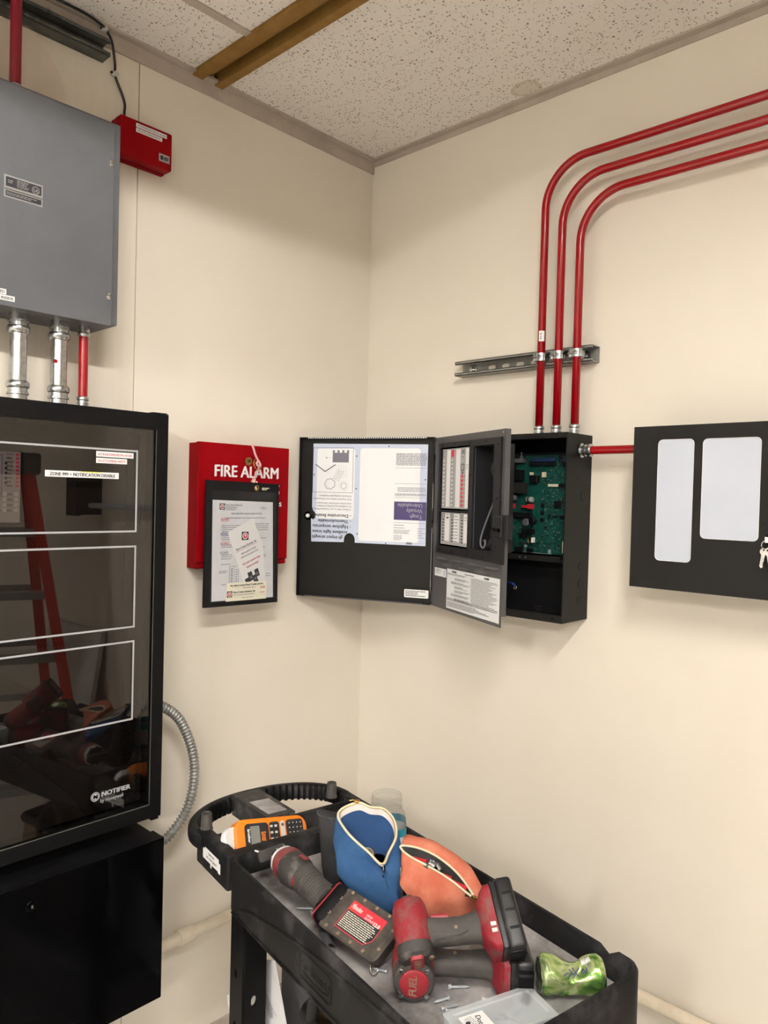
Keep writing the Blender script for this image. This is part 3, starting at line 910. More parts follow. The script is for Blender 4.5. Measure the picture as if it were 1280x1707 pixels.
dashes(bm, -.485, -.468, 1.398, 1.411, Y, 2, .0018, .1); dashes(bm, -.645, -.616, 1.4155, 1.424, Y, 2, .0018)
dashes(bm, -.637, -.618, 1.383, 1.387, Y, 1, .0018); dashes(bm, -.639, -.6, 1.4385, 1.4425, Y, 1, .0018)
frame(bm, -.611, -.58, 1.374, 1.434, .0008, Y); quadxz(bm, -.5945, -.594, 1.374, 1.434, Y)
for k in range(9): quadxz(bm, -.606, -.599, 1.379+.0058*k, 1.3815+.0058*k, Y)
for k in range(8): quadxz(bm, -.590, -.5845, 1.379+.0062*k, 1.3812+.0062*k, Y)
sh.part('fine_print', bm, 'ink_soft')
for z, m_ in ((1.5625, 'ink_red'), (1.5235, 'ink_blue'), (1.4975, 'ink_red'), (1.4725, 'ink_soft')):
    bm = NB(); M = T(-.629, 0, z) @ Matrix.Scale(2.4, 4, (1, 0, 0)); merge(bm, holed([circ(0, 0, .0056, 18), circ(0, 0, .0049, 18)], Y-.0002, Y, M=M)); merge(bm, text_bm('ALARM', .0062, T(-.6375, Y, z-.002), width=.017)); sh.part('oval_heading', bm, m_)
# brochure, tilted
t = Thing('brochure', 'white folded brochure slanted in front of the notice in the pouch', 'paper', WL, (-.54, -.09, 1.37))
bm = NB(); sheetp(bm, [(-.566, 1.372), (-.494, 1.378), (-.503, 1.512), (-.5235, 1.574), (-.6195, 1.5285)], -.0895, .0006) if False else prism(bm, [(-.562, 1.378), (-.487, 1.366), (-.4985, 1.49), (-.5355, 1.566), (-.6195, 1.528)], -.0895, -.0889)
bp_ = t.part('page', bm, 'white')
Y = -.0898
logo(bp_, -.5615, 1.5175, .0115)
MB = T(-.59, 0, 1.482) @ RY(-21)
def tb(s, x, z, size, width, m, bold=0., font=None):
    bm = text_bm(s, size, T(-.59, 0, 1.475) @ RY(-21) @ T(x, Y, z), width=width, bold=bold); bp_.part('lettering', bm, m)
tb('Pyro-Comm Systems, Inc', 0, 0, .0105, .073, 'ink_violet')
tb('FIRE ALARM SYSTEMS', .013, -.0165, .0072, .052, 'ink_soft'); tb('SERVICE AND INSPECTION', .008, -.026, .0062, .062, 'ink_soft')
tb('Has your system been', .0065, -.046, .0095, .064, 'ink_red'); tb('tested recently?', .017, -.0585, .0095, .043, 'ink_red')
bm = NB()
M = T(-.59, 0, 1.475) @ RY(-21)
for x, z, w_, h_ in ((.0, -.105, .016, .02), (.014, -.098, .015, .026), (.027, -.104, .014, .018), (.038, -.095, .014, .022), (.004, -.118, .02, .014), (.024, -.116, .018, .012)):
    box(bm, x+.0, x+w_, Y-.0002, Y, z, z+h_, M=M)
bp_.part('drawing', bm, 'ink')
bm = NB()
for x, z, w_, h_ in ((.0035, -.101, .009, .006), (.0175, -.092, .008, .008), (.0305, -.1, .007, .006), (.041, -.09, .007, .008)):
    box(bm, x, x+w_, Y-.0004, Y-.0002, z, z+h_, M=M)
bp_.part('drawing', bm, 'ink_soft')
bm = NB(); dashes(bm, .02, .045, -.137, -.133, Y, 1, .002, M=M); box(bm, -.003, .074, Y-.0001, Y, -.0035, -.0028, M=M); bp_.part('fine_print', bm, 'ink_red')
# cream card
t = Thing('business_card', 'cream printed card at the bottom of the pouch', 'card', WL, (-.553, -.0905, 1.34))
bm = NB(); prism(bm, [(-.6225, 1.3385), (-.4845, 1.3365), (-.4845, 1.3875), (-.6205, 1.3885)], -.0912, -.0904); cd = t.part('card', bm, 'paper_cream')
Y = -.0915
logo(cd, -.6105, 1.3575, .0085)
bm = NB(); merge(bm, text_bm('Fire Alarm Control Panel Trouble and Fire', .0068, T(-.6085, Y, 1.3785), width=.112, bold=.0002)); merge(bm, text_bm('Pyro-Comm Systems, Inc', .0075, T(-.5985, Y, 1.3595), width=.075, bold=.0002))
cd.part('lettering', bm, 'ink')
bm = NB(); dashes(bm, -.565, -.523, 1.37, 1.374, Y, 1, .0018, .1); dashes(bm, -.598, -.522, 1.352, 1.3555, Y, 1, .0016, .05); dashes(bm, -.57, -.53, 1.3435, 1.347, Y, 1, .0016, .05)
for z in (1.3755, 1.3565, 1.3495): quadxz(bm, -.6, -.488, z-.0003, z, Y)
cd.part('fine_print', bm, 'ink_soft')
bm = NB(); merge(bm, text_bm('24 HR', .0065, T(-.507, Y, 1.368), bold=.0002)); dashes(bm, -.507, -.49, 1.354, 1.358, Y, 1, .002); cd.part('lettering', bm, 'ink_red')
# ================================================================== RIGHT WALL
# strut under the conduits
t = Thing('strut_channel', 'short galvanised strut channel on the wall carrying three red conduits', 'channel', WR, (.62, 0, 2.0))
bm = NB(); strut(bm, .405, .853, 2.003, 2.045, .041, lip=.0085, th=.002, holes=[.512+.0485*k for k in range(7)])
ch = t.part('channel', bm, 'galv_dull')
for x in (.447, .815):
    bm = NB(); lathe(bm, [(.014, 0), (.014, .002)], T(x, -.0025, 2.024) @ RX(90), 24); t.part('washer', bm, 'galv', 40)
    bm = NB(); lathe(bm, [(.0065, 0), (.006, .003), (.003, .005)], T(x, -.0045, 2.024) @ RX(90), 12); t.part('screw_head', bm, 'chrome', 40)

RC = .0106
CX = (.7095, .7625, .8165); CH = (2.538, 2.4835, 2.4295)
nm = ('longest and outermost red conduit bend, its top run the highest', 'middle of the three bent red conduits on the right wall', 'innermost and lowest of the three bent red conduits')
for i in range(3):
    t = Thing('red_conduit', nm[i], 'conduit', WR, (CX[i], -.054, 1.815), group='bent red conduits over the open panel')
    r_ = .118; x0, z1 = CX[i], CH[i]
    pts = [(x0, -.054, 1.83), (x0, -.054, z1-r_)]
    pts += [(x0+r_-r_*math.cos(R(a)), -.054, z1-r_+r_*math.sin(R(a))) for a in range(6, 90, 6)]
    pts += [(x0+r_, -.054, z1), (2.6, -.054, z1)]
    bm = NB(); tube(bm, pts, RC, 36); tb = t.part('tube', bm, 'red_conduit', True)
    fitting(t, x0, -.054, 1.813, RC, False)
    # split strap clamp
    bm = NB()
    zc = 2.024
    lathe(bm, [(RC+.0008, -.0105), (RC+.0042, -.0105), (RC+.0042, .0105), (RC+.0008, .0105)], T(x0, -.054, zc), 20)
    box(bm, x0-.018, x0-.011, -.066, -.04, zc-.0105, zc+.0105, bev=.001); box(bm, x0+.011, x0+.0165, -.062, -.04, zc-.0105, zc+.0105, bev=.001)
    c = t.part('strap_clamp', bm, 'galv', 35)
    bm = NB(); box(bm, x0-.004, x0+.008, -.0705, -.064, zc-.0042, zc+.0042, bev=.001); tube(bm, [(x0-.019, -.0665, zc-.001), (x0+.004, -.0665, zc-.001)], .0023, 8); c.part('clamp_bolt', bm, 'galv', 40)
    if i == 0:
        bm = NB()
        pts = [(x0+(RC+.0004)*math.sin(a), -.054-(RC+.0004)*math.cos(a)) for a in [R(-12+12*k) for k in range(8)]]
        V = [[bm.verts.new((x, y, z)) for x, y in pts] for z in (2.066, 2.094)]
        for k in range(7): bm.faces.new((V[0][k], V[0][k+1], V[1][k+1], V[1][k]))
        s = tb.part('sticker', bm, 'white', True)
        bm = NB(); 
        for z in (2.072, 2.0765, 2.083, 2.0865): box(bm, x0+.001, x0+.0065, -.0655, -.0648, z, z+.0018)
        s.part('fine_print', bm, 'ink_soft')
    if i == 2:
        bm = NB(); box(bm, x0-.0108, x0-.0096, -.0588, -.052, 2.078, 2.118); tb.part('sticker', bm, 'white')

# ---- open fire alarm panel
BX0, BX1, BZ0, BZ1, BD = .411, .840, 1.3265, 1.812, .13
P_ = Thing('fire_alarm_panel', 'open black control panel with circuit board, two swung doors and three conduits', 'panel', WR, (.6255, 0, BZ0))
bm = NB(); th = .0018
box(bm, BX0, BX1, -th, 0, BZ0, BZ1); box(bm, BX0, BX0+th, -BD, -th, BZ0, BZ1)
merge(bm, holed([[(-BD, BZ0), (-th, BZ0), (-th, BZ1), (-BD, BZ1)]]+[circ(a, b, .0013, 8) for a, b in ((-.022, 1.738), (-.07, 1.70), (-.069, 1.694), (-.108, 1.475), (-.08, 1.43), (-.108, 1.396), (-.07, 1.362), (-.069, 1.357), (-.10, 1.352), (-.078, 1.347))], BX1-th, BX1, plane='yz'))
box(bm, BX0+th, BX1-th, -BD, -th, BZ0, BZ0+th); box(bm, BX0+th, BX1-th, -BD, -th, BZ1-th, BZ1)
box(bm, BX0, BX1, -BD-.0012, -BD, BZ1-.014, BZ1); box(bm, BX0, BX1, -BD-.0012, -BD, BZ0, BZ0+.02)
enc = P_.part('enclosure', bm, 'char_panel')
bm = NB(); box(bm, BX0+.003, BX1-.003, -.0035, -.002, BZ0+.003, BZ1-.003)
box(bm, BX0+.003, BX0+.0045, -.128, -.0035, BZ0+.003, BZ1-.003); box(bm, BX1-.0045, BX1-.003, -.128, -.0035, BZ0+.003, BZ1-.003)
box(bm, BX0+.003, BX1-.003, -.128, -.0035, BZ1-.0045, BZ1-.003); box(bm, BX0+.003, BX1-.003, -.128, -.0035, BZ0+.003, BZ0+.0045)
P_.part('inner_lining', bm, 'black_deep')
for z in (1.651, 1.468, 1.424, 1.379):
    bm = holed([circ(-.044, z, .0112, 24), circ(-.044, z, .0099, 24)], BX1-.0002, BX1+.0003, plane='yz'); ko = enc.part('knockout', bm, 'black_deep')
    bm = holed([circ(-.044, z, .0096, 24)], BX1-.0002, BX1+.0006, plane='yz'); ko.part('knockout_disc', bm, 'char_panel')
bm = NB(); screw(bm, .812, -BD-.0012, BZ0+.009, .0045, .0016); screw(bm, .80, -BD-.0012, BZ1-.006, .002, .001); screw(bm, .812, -BD-.0012, BZ1-.006, .002, .001)
enc.part('screw_head', bm, 'black_cab')
bm = NB(); tube(bm, [(.6, -.03, 1.404), (.645, -.06, 1.4045), (.656, -.07, 1.403)], .0035, 8); P_.part('blue_wire', bm, 'blue', True)
bm = NB(); tube(bm, [(.656, -.07, 1.403), (.662, -.076, 1.4005)], .0022, 8); tube(bm, [(.666+.0045*math.cos(a*.628), -.08, 1.398+.0045*math.sin(a*.628)) for a in range(10)], .0016, 6, closed=True)
P_.part('ring_terminal', bm, 'chrome', True)
bm = NB(); box(bm, .73, .755, -.085, -.082, 1.3545, 1.356); box(bm, .735, .757, -.085, -.082, 1.347, 1.3485); P_.part('bottom_slot', bm, 'char_panel')
# chassis tray with board
bm = NB(); box(bm, .43, .80, -.075, -.006, 1.4755, 1.4775); box(bm, .43, .80, -.077, -.075, 1.4755, 1.4905); box(bm, .43, .80, -.012, -.008, 1.4775, 1.77)
tr = P_.part('chassis', bm, 'char_panel')
bm = NB()
for x in (.676, .694): lathe(bm, [(.0018, 0), (.0018, .0006)], T(x, -.077, 1.483) @ RX(90), 10)
box(bm, .6, .625, -.0776, -.077, 1.4785, 1.4875)
tr.part('chassis_hole', bm, 'silver_label')
PY = -.040
bm = NB()
merge(bm, holed([[(.44, 1.4935), (.797, 1.4935), (.797, 1.7605), (.778, 1.7605), (.778, 1.745), (.774, 1.7405), (.768, 1.7405), (.764, 1.745), (.764, 1.7605), (.44, 1.7605)], circ(.72, 1.672, .0024, 12), circ(.705, 1.51, .0024, 12)], PY, PY+.0016))
pcb = P_.part('circuit_board', bm, 'pcb')
def comp(name, x0, x1, z0, z1, h, m, bev=.0008):
    bm = NB(); box(bm, x0, x1, PY-h, PY, z0, z1, bev=bev); return pcb.part(name, bm, m)
comp('terminal_block', .683, .759, 1.743, 1.7525, .010, 'blue_dark' ).o['label'] = 'dark blue terminal block'
comp('terminal_block', .781, .795, 1.743, 1.7525, .010, 'blue_dark')
comp('pin_header', .678, .760, 1.7325, 1.7405, .011, 'chip'); comp('pin_header', .782, .796, 1.729, 1.741, .011, 'chip')
comp('relay', .619, .6335, 1.694, 1.759, .03, 'chip'); comp('heat_sink', .600, .612, 1.686, 1.762, .038, 'cap_gray')
comp('transformer', .641, .661, 1.692, 1.7215, .022, 'chip'); comp('transformer', .641, .671, 1.656, 1.686, .024, 'mesh_dark')
comp('bracket_block', .634, .664, 1.741, 1.7525, .014, 'cap_gray')
bm = NB(); lathe(bm, [(.005, 0), (.004, .008), (.0018, .010), (.0018, .018)], T(.652, PY-.007, 1.752), 10); pcb.part('standoff', bm, 'cap_gray', 40)
comp('fuse_clip', .681, .6895, 1.700, 1.7145, .009, 'beige_plastic'); comp('fuse_clip', .7195, .729, 1.7005, 1.7145, .009, 'beige_plastic')
comp('coil_block', .685, .7095, 1.6865, 1.7065, .016, 'chip')
comp('ribbon_connector', .738, .7685, 1.6755, 1.6825, .007, 'beige_plastic'); comp('ribbon_connector', .770, .794, 1.6745, 1.6835, .007, 'chip')
bm = NB(); lathe(bm, [(.007, 0), (.0075, .001), (.0075, .018), (.0068, .019)], T(.6745, PY-.008, 1.6395) @ RY(90), 18); pcb.part('capacitor', bm, 'solder', 40)
bm = NB(); lathe(bm, [(.0076, 0), (.0076, .0045)], T(.6795, PY-.008, 1.6395) @ RY(90), 18); pcb.part('capacitor_band', bm, 'chip', 40)
for x in (.5985, .6585):
    comp('terminal_plug', x+.003, x+.026, 1.6165, 1.6235, .015, 'relay_red'); comp('terminal_plug', x+.024, x+.0345, 1.6135, 1.6275, .018, 'relay_red')
comp('terminal_bar', .59, .6885, 1.5885, 1.6035, .014, 'chip')
for x, z in ((.7215, 1.624), (.7205, 1.6045), (.7200, 1.5845)): comp('driver_chip', x-.0052, x+.0052, z-.0058, z+.0058, .004, 'chip', .0003)
comp('driver_chip', .7285, .7365, 1.561, 1.569, .003, 'chip', .0003)
comp('processor_chip', .7555, .7775, 1.6165, 1.6375, .0025, 'chip', .0003)
comp('memory_chip', .7375, .7455, 1.5885, 1.602, .0025, 'chip', .0003); comp('memory_chip', .7525, .7675, 1.592, 1.5985, .0025, 'chip', .0003); comp('memory_chip', .7735, .789, 1.589, 1.599, .0025, 'chip', .0003)
for x, z, r_ in ((.6775, 1.577, .0105), (.6955, 1.581, .0095)):
    bm = NB(); lathe(bm, [(r_, 0), (r_, .016), (r_*.85, .0175)], T(x, PY, z) @ RX(90), 20); pcb.part('capacitor', bm, 'cap_gray' if r_ > .01 else 'chip', 40)
comp('inductor', .664, .6985, 1.5475, 1.5595, .014, 'chip'); comp('inductor', .655, .676, 1.535, 1.5465, .012, 'chip')
bm = NB()
rr = [(Vector((.690, PY-.009, 1.5285))+Vector((.0015*math.sin(a), .0, 0))+Vector((0, .006*0, 0))+Vector((math.cos(a)*.0075, 0, math.sin(a)*.0085))) for a in [2*math.pi*k/16 for k in range(16)]]
tube(bm, rr, .0026, 8, closed=True); pcb.part('toroid', bm, 'brass', True)
comp('connector', .694, .7, 1.522, 1.536, .012, 'white')
for x, z, m_ in ((.659, 1.519, 'brass'), (.6725, 1.511, 'solder')):
    bm = NB(); lathe(bm, [(.0035, 0), (.0035, .006)], T(x, PY, z) @ RX(90), 12); pcb.part('jumper_post', bm, m_, 40)
comp('connector', .641, .663, 1.4965, 1.5085, .012, 'chip'); comp('connector', .6805, .694, 1.4965, 1.506, .012, 'chip')
comp('connector', .786, .790, 1.499, 1.53, .006, 'beige_plastic')
bm = NB(); quadxz(bm, .743, .7475, 1.4965, 1.5045, PY-.0003); frame(bm, .741, .75, 1.495, 1.506, .0006, PY-.0003); frame(bm, .668, .674, 1.496, 1.506, .0006, PY-.0003)
quadxz(bm, .44, .752, 1.4935, 1.4943, PY-.0003); pcb.part('board_print', bm, 'line_white')
# the hundreds of tiny parts, as one part
rn = random.Random(11)
bm = NB(); bm2 = NB(); bm3 = NB()
for k in range(1500):
    x, z = rn.uniform(.59, .796), rn.uniform(1.497, 1.757)
    if x < .70 and z > 1.60 and not (z > 1.735): continue
    if .699 < x < .716 and 1.53 < z < 1.68: continue
    s1, s2 = rn.choice(((.0018, .001), (.001, .0018), (.0025, .0018), (.003, .003), (.0022, .0012)))
    b = rn.choice((bm, bm, bm2, bm2, bm3))
    box(b, x, x+s1, PY-rn.uniform(.0008, .0025), PY, z, z+s2)
pcb.part('small_components', bm, 'chip', kind='stuff'); pcb.part('small_components', bm2, 'strut_dark', kind='stuff'); pcb.part('small_components', bm3, 'cap_gray', kind='stuff')
for pts, m_ in (([(.598, -.052, 1.676), (.607, -.062, 1.682), (.617, -.062, 1.674), (.624, -.05, 1.668)], 'yellow'), ([(.598, -.056, 1.664), (.61, -.066, 1.670), (.622, -.062, 1.664), (.634, -.05, 1.672)], 'solder'), ([(.60, -.06, 1.657), (.615, -.07, 1.664), (.63, -.06, 1.676)], 'wire_black')):
    bm = NB(); tube(bm, catmull(pts, 5), .0028, 8); P_.part('harness_wire', bm, m_, True)
bm = NB(); lathe(bm, [(.0075, 0), (.0075, .04), (.006, .042)], T(.6, PY-.01, 1.6435) @ RY(90), 16); pcb.part('capacitor', bm, 'cap_gray', 40)

# outer door, swung open to the left wall
def door_part(name, bm, m, ang, sm=False):
    Mx = T(BX0-.6255, -BD-.0015, -BZ0) @ RZ(ang)
    p = Part(name, bm, m, P_.o, I4, sm); p.o.matrix_local = Mx
    return p
DZ0, DZ1, DW = 1.3235, 1.8145, .435
bm = NB(); dd = .020
merge(bm, holed([[(-DW, DZ0), (-.003, DZ0), (-.003, DZ1), (-DW, DZ1)], rrect(-.328, 1.655, .074, .24, .012), rrect(-.143, 1.641, .188, .278, .012)], dd-.0015, dd))
holesT = [circ(-.405+.0071*k, dd/2, .0019, 6) for k in range(54)]
merge(bm, holed([[(-DW, 0), (-.003, 0), (-.003, dd), (-DW, dd)]]+holesT, DZ1-.0015, DZ1, plane='xy'))
merge(bm, holed([[(-DW, 0), (-.003, 0), (-.003, dd), (-DW, dd)]]+holesT, DZ0, DZ0+.0015, plane='xy'))
box(bm, -DW, -DW+.0015, 0, dd, DZ0, DZ1); box(bm, -.0045, -.003, .002, dd, DZ0, DZ1)
OD = door_part('outer_door', bm, 'char_panel', 23.7)
# pale nubs painted as the light seen through the lip holes
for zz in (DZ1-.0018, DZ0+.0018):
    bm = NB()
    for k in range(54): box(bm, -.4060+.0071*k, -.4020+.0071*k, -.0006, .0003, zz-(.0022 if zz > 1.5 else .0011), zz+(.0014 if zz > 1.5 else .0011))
    OD.part('vent_light_dots', bm, 'white' if zz > 1.5 else 'cap_gray', kind='stuff')
bm = NB(); xo = -.0065
merge(bm, holed([[(-.389+xo, 1.492), (-.392+xo, 1.565), (-.385+xo, 1.560), (-.378+xo, 1.566), (-.376+xo, 1.575), (-.380+xo, 1.584), (-.386+xo, 1.590), (-.389+xo, 1.60), (-.389+xo, 1.796), (-.019+xo, 1.794), (-.019+xo, 1.494), (-.2435+xo, 1.4945)]+[(-.2615+xo+.018*math.cos(R(a)), 1.503+.02*math.sin(R(a))) for a in range(0, 181, 20)]+[(-.28+xo, 1.4945)]], dd-.003, dd-.0018))
fs = OD.part('insert_sheet', bm, 'blue_film')
fy = dd-.0034
def win(x0, x1, z0, z1):
    bm = holed([rrect((x0+x1)/2+xo, (z0+z1)/2, x1-x0, z1-z0, .009)], fy, fy+.0003); fs.part('clear_area', bm, 'white_film')
win(-.375, -.249, 1.565, 1.781); win(-.232, -.041, 1.502, 1.782)
fy2 = fy-.0004
bm = NB()
frame(bm, -.389+xo, -.2545+xo, 1.6455, 1.7835, .0009, fy2)
for a, b in (((-.380, 1.732), (-.347, 1.710)), ((-.347, 1.710), (-.313, 1.7315))):
    tube(bm, [(a[0]+xo, fy2, a[1]), (b[0]+xo, fy2, b[1])], .0012, 6)
fs.part('line_drawing', bm, 'ink')
bm = NB()
for k in range(4): quadxz(bm, -.323+.0158*k+xo, -.3165+.0158*k+xo, 1.768, 1.776, fy2)
quadxz(bm, -.323+xo, -.2695+xo, 1.7385, 1.768, fy2); fs.part('line_drawing', bm, 'ink_soft')
bm = NB()
cl = [(-.330+xo+.0165*math.cos(a)*(.86+.22*abs(math.sin(3.5*a))), fy2, 1.672+.0155*math.sin(a)*(.86+.22*abs(math.sin(3.5*a)))) for a in [2*math.pi*k/48 for k in range(48)]]
tube(bm, cl, .0007, 4, closed=True)
tube(bm, [(-.2845+xo+.0085*math.cos(a), fy2, 1.667+.0085*math.sin(a)) for a in [2*math.pi*k/24 for k in range(24)]], .0005, 4, closed=True)
for k in range(20):
    a = 2*math.pi*k/20
    for q0, q1 in ((.0115, .0135), (.0155, .0175)):
        tube(bm, [(-.2845+xo+q0*math.cos(a), fy2, 1.667+q0*math.sin(a)), (-.2845+xo+q1*math.cos(a), fy2, 1.667+q1*math.sin(a))], .0003, 3)
for i in range(4):
    for j in range(5):
        x = -.278-.008*i+xo; z = 1.692+.0085*j
        tube(bm, [(x, fy2, z), (x-.0005, fy2, z+.0045)], .0003, 3)
        x = -.318+.0058*i+.0035*j+xo; z = 1.689+.0065*j-.002*i
        tube(bm, [(x+.002*math.cos(b), fy2, z+.0025*math.sin(b)) for b in [1.05*q for q in range(6)]], .0003, 3, closed=True)
box(bm, -.347+xo, -.323+xo, fy2, fy2+.0002, 1.7525, 1.753); prism(bm, [(-.347+xo, 1.7527), (-.342+xo, 1.7555), (-.342+xo, 1.75)], fy2, fy2+.0002)
fs.part('line_drawing', bm, 'ink_soft', kind='stuff')
def ut(s, x, z, size, m='ink', width=None, bold=0.):
    """text printed upside down; x is the right-hand start"""
    bm = text_bm(s, size, T(x+xo, fy2, z), width=width, bold=bold, flip=True); return fs.part('lettering', bm, m)
ut('- Decorative finishe', -.257, 1.5790, .0145, width=.122, bold=.0002); ut('- Thermoformable', -.257, 1.5625, .0145, width=.110, bold=.0002)
ut('- High/low temperatu', -.257, 1.5455, .0145, width=.127, bold=.0002); ut('xcellent light trans', -.268, 1.5285, .0145, width=.118, bold=.0002); ut('gh impact strength', -.2845, 1.512, .0145, width=.102, bold=.0002)
for k, (s, wd) in enumerate((('3) Remove masking after installation.', .108), ('2) For long term outdoor use a UV protected', .127), ('instructions and further information.', .117), ('for installation processing techniques,', .116), ('1) Please refer to our Technical Manual', .126))):
    ut(s, -.2575, (1.6375, 1.6275, 1.6145, 1.6055, 1.5965)[k], .0072, 'ink_soft', wd)
bm = NB(); quadxz(bm, -.1195+xo, -.0195+xo, 1.569, 1.6235, fy2); pu = fs.part('printed_panel', bm, 'ink_violet')
for s, z, wd in (('Tough', 1.585, .038), ('Virtually', 1.602, .05), ('Unbreakable', 1.618, .076)):
    bm = text_bm(s, .0165, T(-.031+xo, fy2-.0003, z), width=wd, flip=True); pu.part('lettering', bm, 'line_white')
bm = NB()
for z in (1.724, 1.677, 1.6355, 1.5605): quadxz(bm, -.119+xo, -.0205+xo, z-.0004, z+.0004, fy2)
dashes(bm, -.1165+xo, -.0205+xo, 1.731, 1.768, fy2, 9, .0022, .03); dashes(bm, -.11+xo, -.0205+xo, 1.652, 1.667, fy2, 4, .0016, .04); dashes(bm, -.118+xo, -.0205+xo, 1.6405, 1.6485, fy2, 3, .0014, .04)
dashes(bm, -.119+xo, -.085+xo, 1.551, 1.555, fy2, 1, .0018); dashes(bm, -.119+xo, -.07+xo, 1.543, 1.547, fy2, 1, .0018); dashes(bm, -.119+xo, -.062+xo, 1.527, 1.540, fy2, 4, .0014, .3); dashes(bm, -.119+xo, -.09+xo, 1.507, 1.524, fy2, 4, .0016, .4)
dashes(bm, -.045+xo, -.0205+xo, 1.514, 1.548, fy2, 5, .0016, .4); quadxz(bm, -.079+xo, -.061+xo, 1.497, 1.503, fy2)
quadxz(bm, -.12+xo, -.0195+xo, 1.5015, 1.502, fy2)
fs.part('fine_print', bm, 'ink_soft')
bm = NB()
for x, z in ((-.14, 1.788), (-.384, 1.700), (-.244, 1.758), (-.243, 1.659), (-.236, 1.522), (-.143, 1.497), (-.024, 1.690)):
    bm = NB(); prism(bm, circ(x+xo, z, .0022, 8), fy2-.0004, fy2); fs.part('rivet', bm, 'ink')
bm = NB(); lathe(bm, [(.0135, 0), (.0135, .002), (.011, .003)], T(-.401+xo, fy, 1.572) @ RX(90), 24); lk = OD.part('lock', bm, 'black_gloss', 40)
bm = NB(); lathe(bm, [(.0062, 0), (.0055, .004), (.0025, .004), (.0022, .003)], T(-.401+xo, fy-.003, 1.572) @ RX(90), 16); lk.part('lock_nut', bm, 'white', 40)
bm = holed([rrect(-.0435+xo, 1.3515, .075, .024, .003)], dd-.0024, dd-.0017); lb = OD.part('paper_label', bm, 'white')
bm = NB(); dashes(bm, -.077+xo, -.011+xo, 1.3425, 1.361, dd-.0027, 4, .0022, .5); lb.part('fine_print', bm, 'ink')
for z in (1.775, 1.59, 1.36):
    bm = NB(); tube(bm, [(-.001, .002, z-.018), (-.001, .002, z+.018)], .0035, 8); OD.part('hinge_knuckle', bm, 'char_panel', 40)
bm = NB(); box(bm, -.0025, -.0010, -.0012, .0, 1.60, 1.68); box(bm, -.0025, -.0010, -.0012, 0, 1.36, 1.55); OD.part('hinge_edge', bm, 'galv_dull')

# inner door
IX = .383
bm = NB()
merge(bm, holed([[(.006, 1.325), (IX, 1.3225), (IX, 1.811), (.006, 1.811)], [(.045, 1.50), (.045, 1.78), (.209, 1.78), (.209, 1.50)], [(.238, 1.507), (.238, 1.775), (.338, 1.775), (.338, 1.507)]], 0, .0015))
ID = door_part('inner_door', bm, 'char_inner', -23.95)
bm = NB(); merge(bm, holed([[(0, 1.35), (.015, 1.35), (.015, 1.811), (0, 1.811)]]+[circ(yy, 1.693+.0124*k, .001, 6) for k in range(6) for yy in (.0045, .0095)], IX-.0012, IX, plane='yz'))
ID.part('edge_flange', bm, 'char_inner')
bm = NB()
merge(bm, holed([[(.037, 1.4835), (.212, 1.482), (.393, 1.478), (.393, 1.60), (.372, 1.60), (.372, 1.791), (.037, 1.793)], rrect(.1315, 1.692, .167, .176, .002, 2), rrect(.1315, 1.552, .167, .098, .002, 2), rrect(.289, 1.641, .104, .268, .006, 4)], -.006, 0))
bz = ID.part('bezel', bm, 'bezel')
bm = NB(); box(bm, .3705, .3735, -.0075, -.004, 1.60, 1.79); box(bm, .217, .219, -.0068, -.006, 1.484, 1.79); 
box(bm, .236, .342, -.008, -.006, 1.502, 1.505); bz.part('bezel_rib', bm, 'bezel')
bm = NB()
for x, z in ((.06, 1.787), (.13, 1.787), (.30, 1.784), (.36, 1.775), (.36, 1.64), (.224, 1.70), (.224, 1.56), (.06, 1.49), (.13, 1.49), (.30, 1.49), (.36, 1.52)): screw(bm, x, -.006, z, .0025, .0008, 8)
bz.part('screw_head', bm, 'black_deep')
# handset well
bm = NB(); wx0, wx1, wz0, wz1, wd = .236, .340, 1.505, 1.777, .052
box(bm, wx0-.0015, wx0, -.001, wd, wz0, wz1); box(bm, wx1, wx1+.0015, .0016, wd, wz0, wz1); box(bm, wx0, wx1, -.001, wd, wz0-.0015, wz0); box(bm, wx0, wx1, .0016, wd, wz1, wz1+.0015); box(bm, wx0-.0015, wx1+.0015, wd, wd+.0015, wz0-.0015, wz1+.0015)
ID.part('handset_well', bm, 'bezel')
bm = NB()
rings = []
for z, xx, a, b in ((1.735, .322, .012, .010), (1.728, .318, .017, .016), (1.708, .316, .018, .017), (1.69, .322, .012, .011), (1.65, .328, .009, .009), (1.60, .328, .009, .009), (1.57, .322, .011, .011), (1.55, .316, .017, .015), (1.53, .318, .016, .014), (1.522, .32, .009, .008)):
    rings.append(sring((xx, .022, z), (1, 0, 0), (0, 1, 0), a, b, 2.6, 16))
loft(bm, rings); ID.part('telephone_handset', bm, 'bezel', 50)
bm = NB()
pts = catmull([(.33, .004, 1.63), (.312, .002, 1.60), (.297, .0, 1.572), (.283, -.001, 1.545), (.278, -.001, 1.525), (.285, -.001, 1.514), (.296, -.001, 1.514), (.301, .0, 1.524), (.295, .002, 1.532), (.286, .004, 1.530)], 8)
tube(bm, pts, .0024, 8); ID.part('handset_cord', bm, 'cap_gray', True)
bm = NB()
tube(bm, [(.306+.0065*math.cos(k*.7)+.0003*k, .008+.0065*math.sin(k*.7), 1.515+.00042*k) for k in range(150)], .0018, 6); ID.part('handset_cord', bm, 'bezel', True)
# latch block
bm = NB(); box(bm, .352, .388, -.010, .008, 1.542, 1.596, bev=.003); box(bm, .372, .408, -.006, .012, 1.540, 1.600, bev=.002)
box(bm, .350, .396, -.0115, -.009, 1.566, 1.571); lt_ = ID.part('latch_block', bm, 'bezel')
bm = NB(); tube(bm, [(.354, -.011, 1.562), (.384, -.011, 1.562)], .005, 12); lt_.part('latch_roll', bm, 'black_gloss', 40)
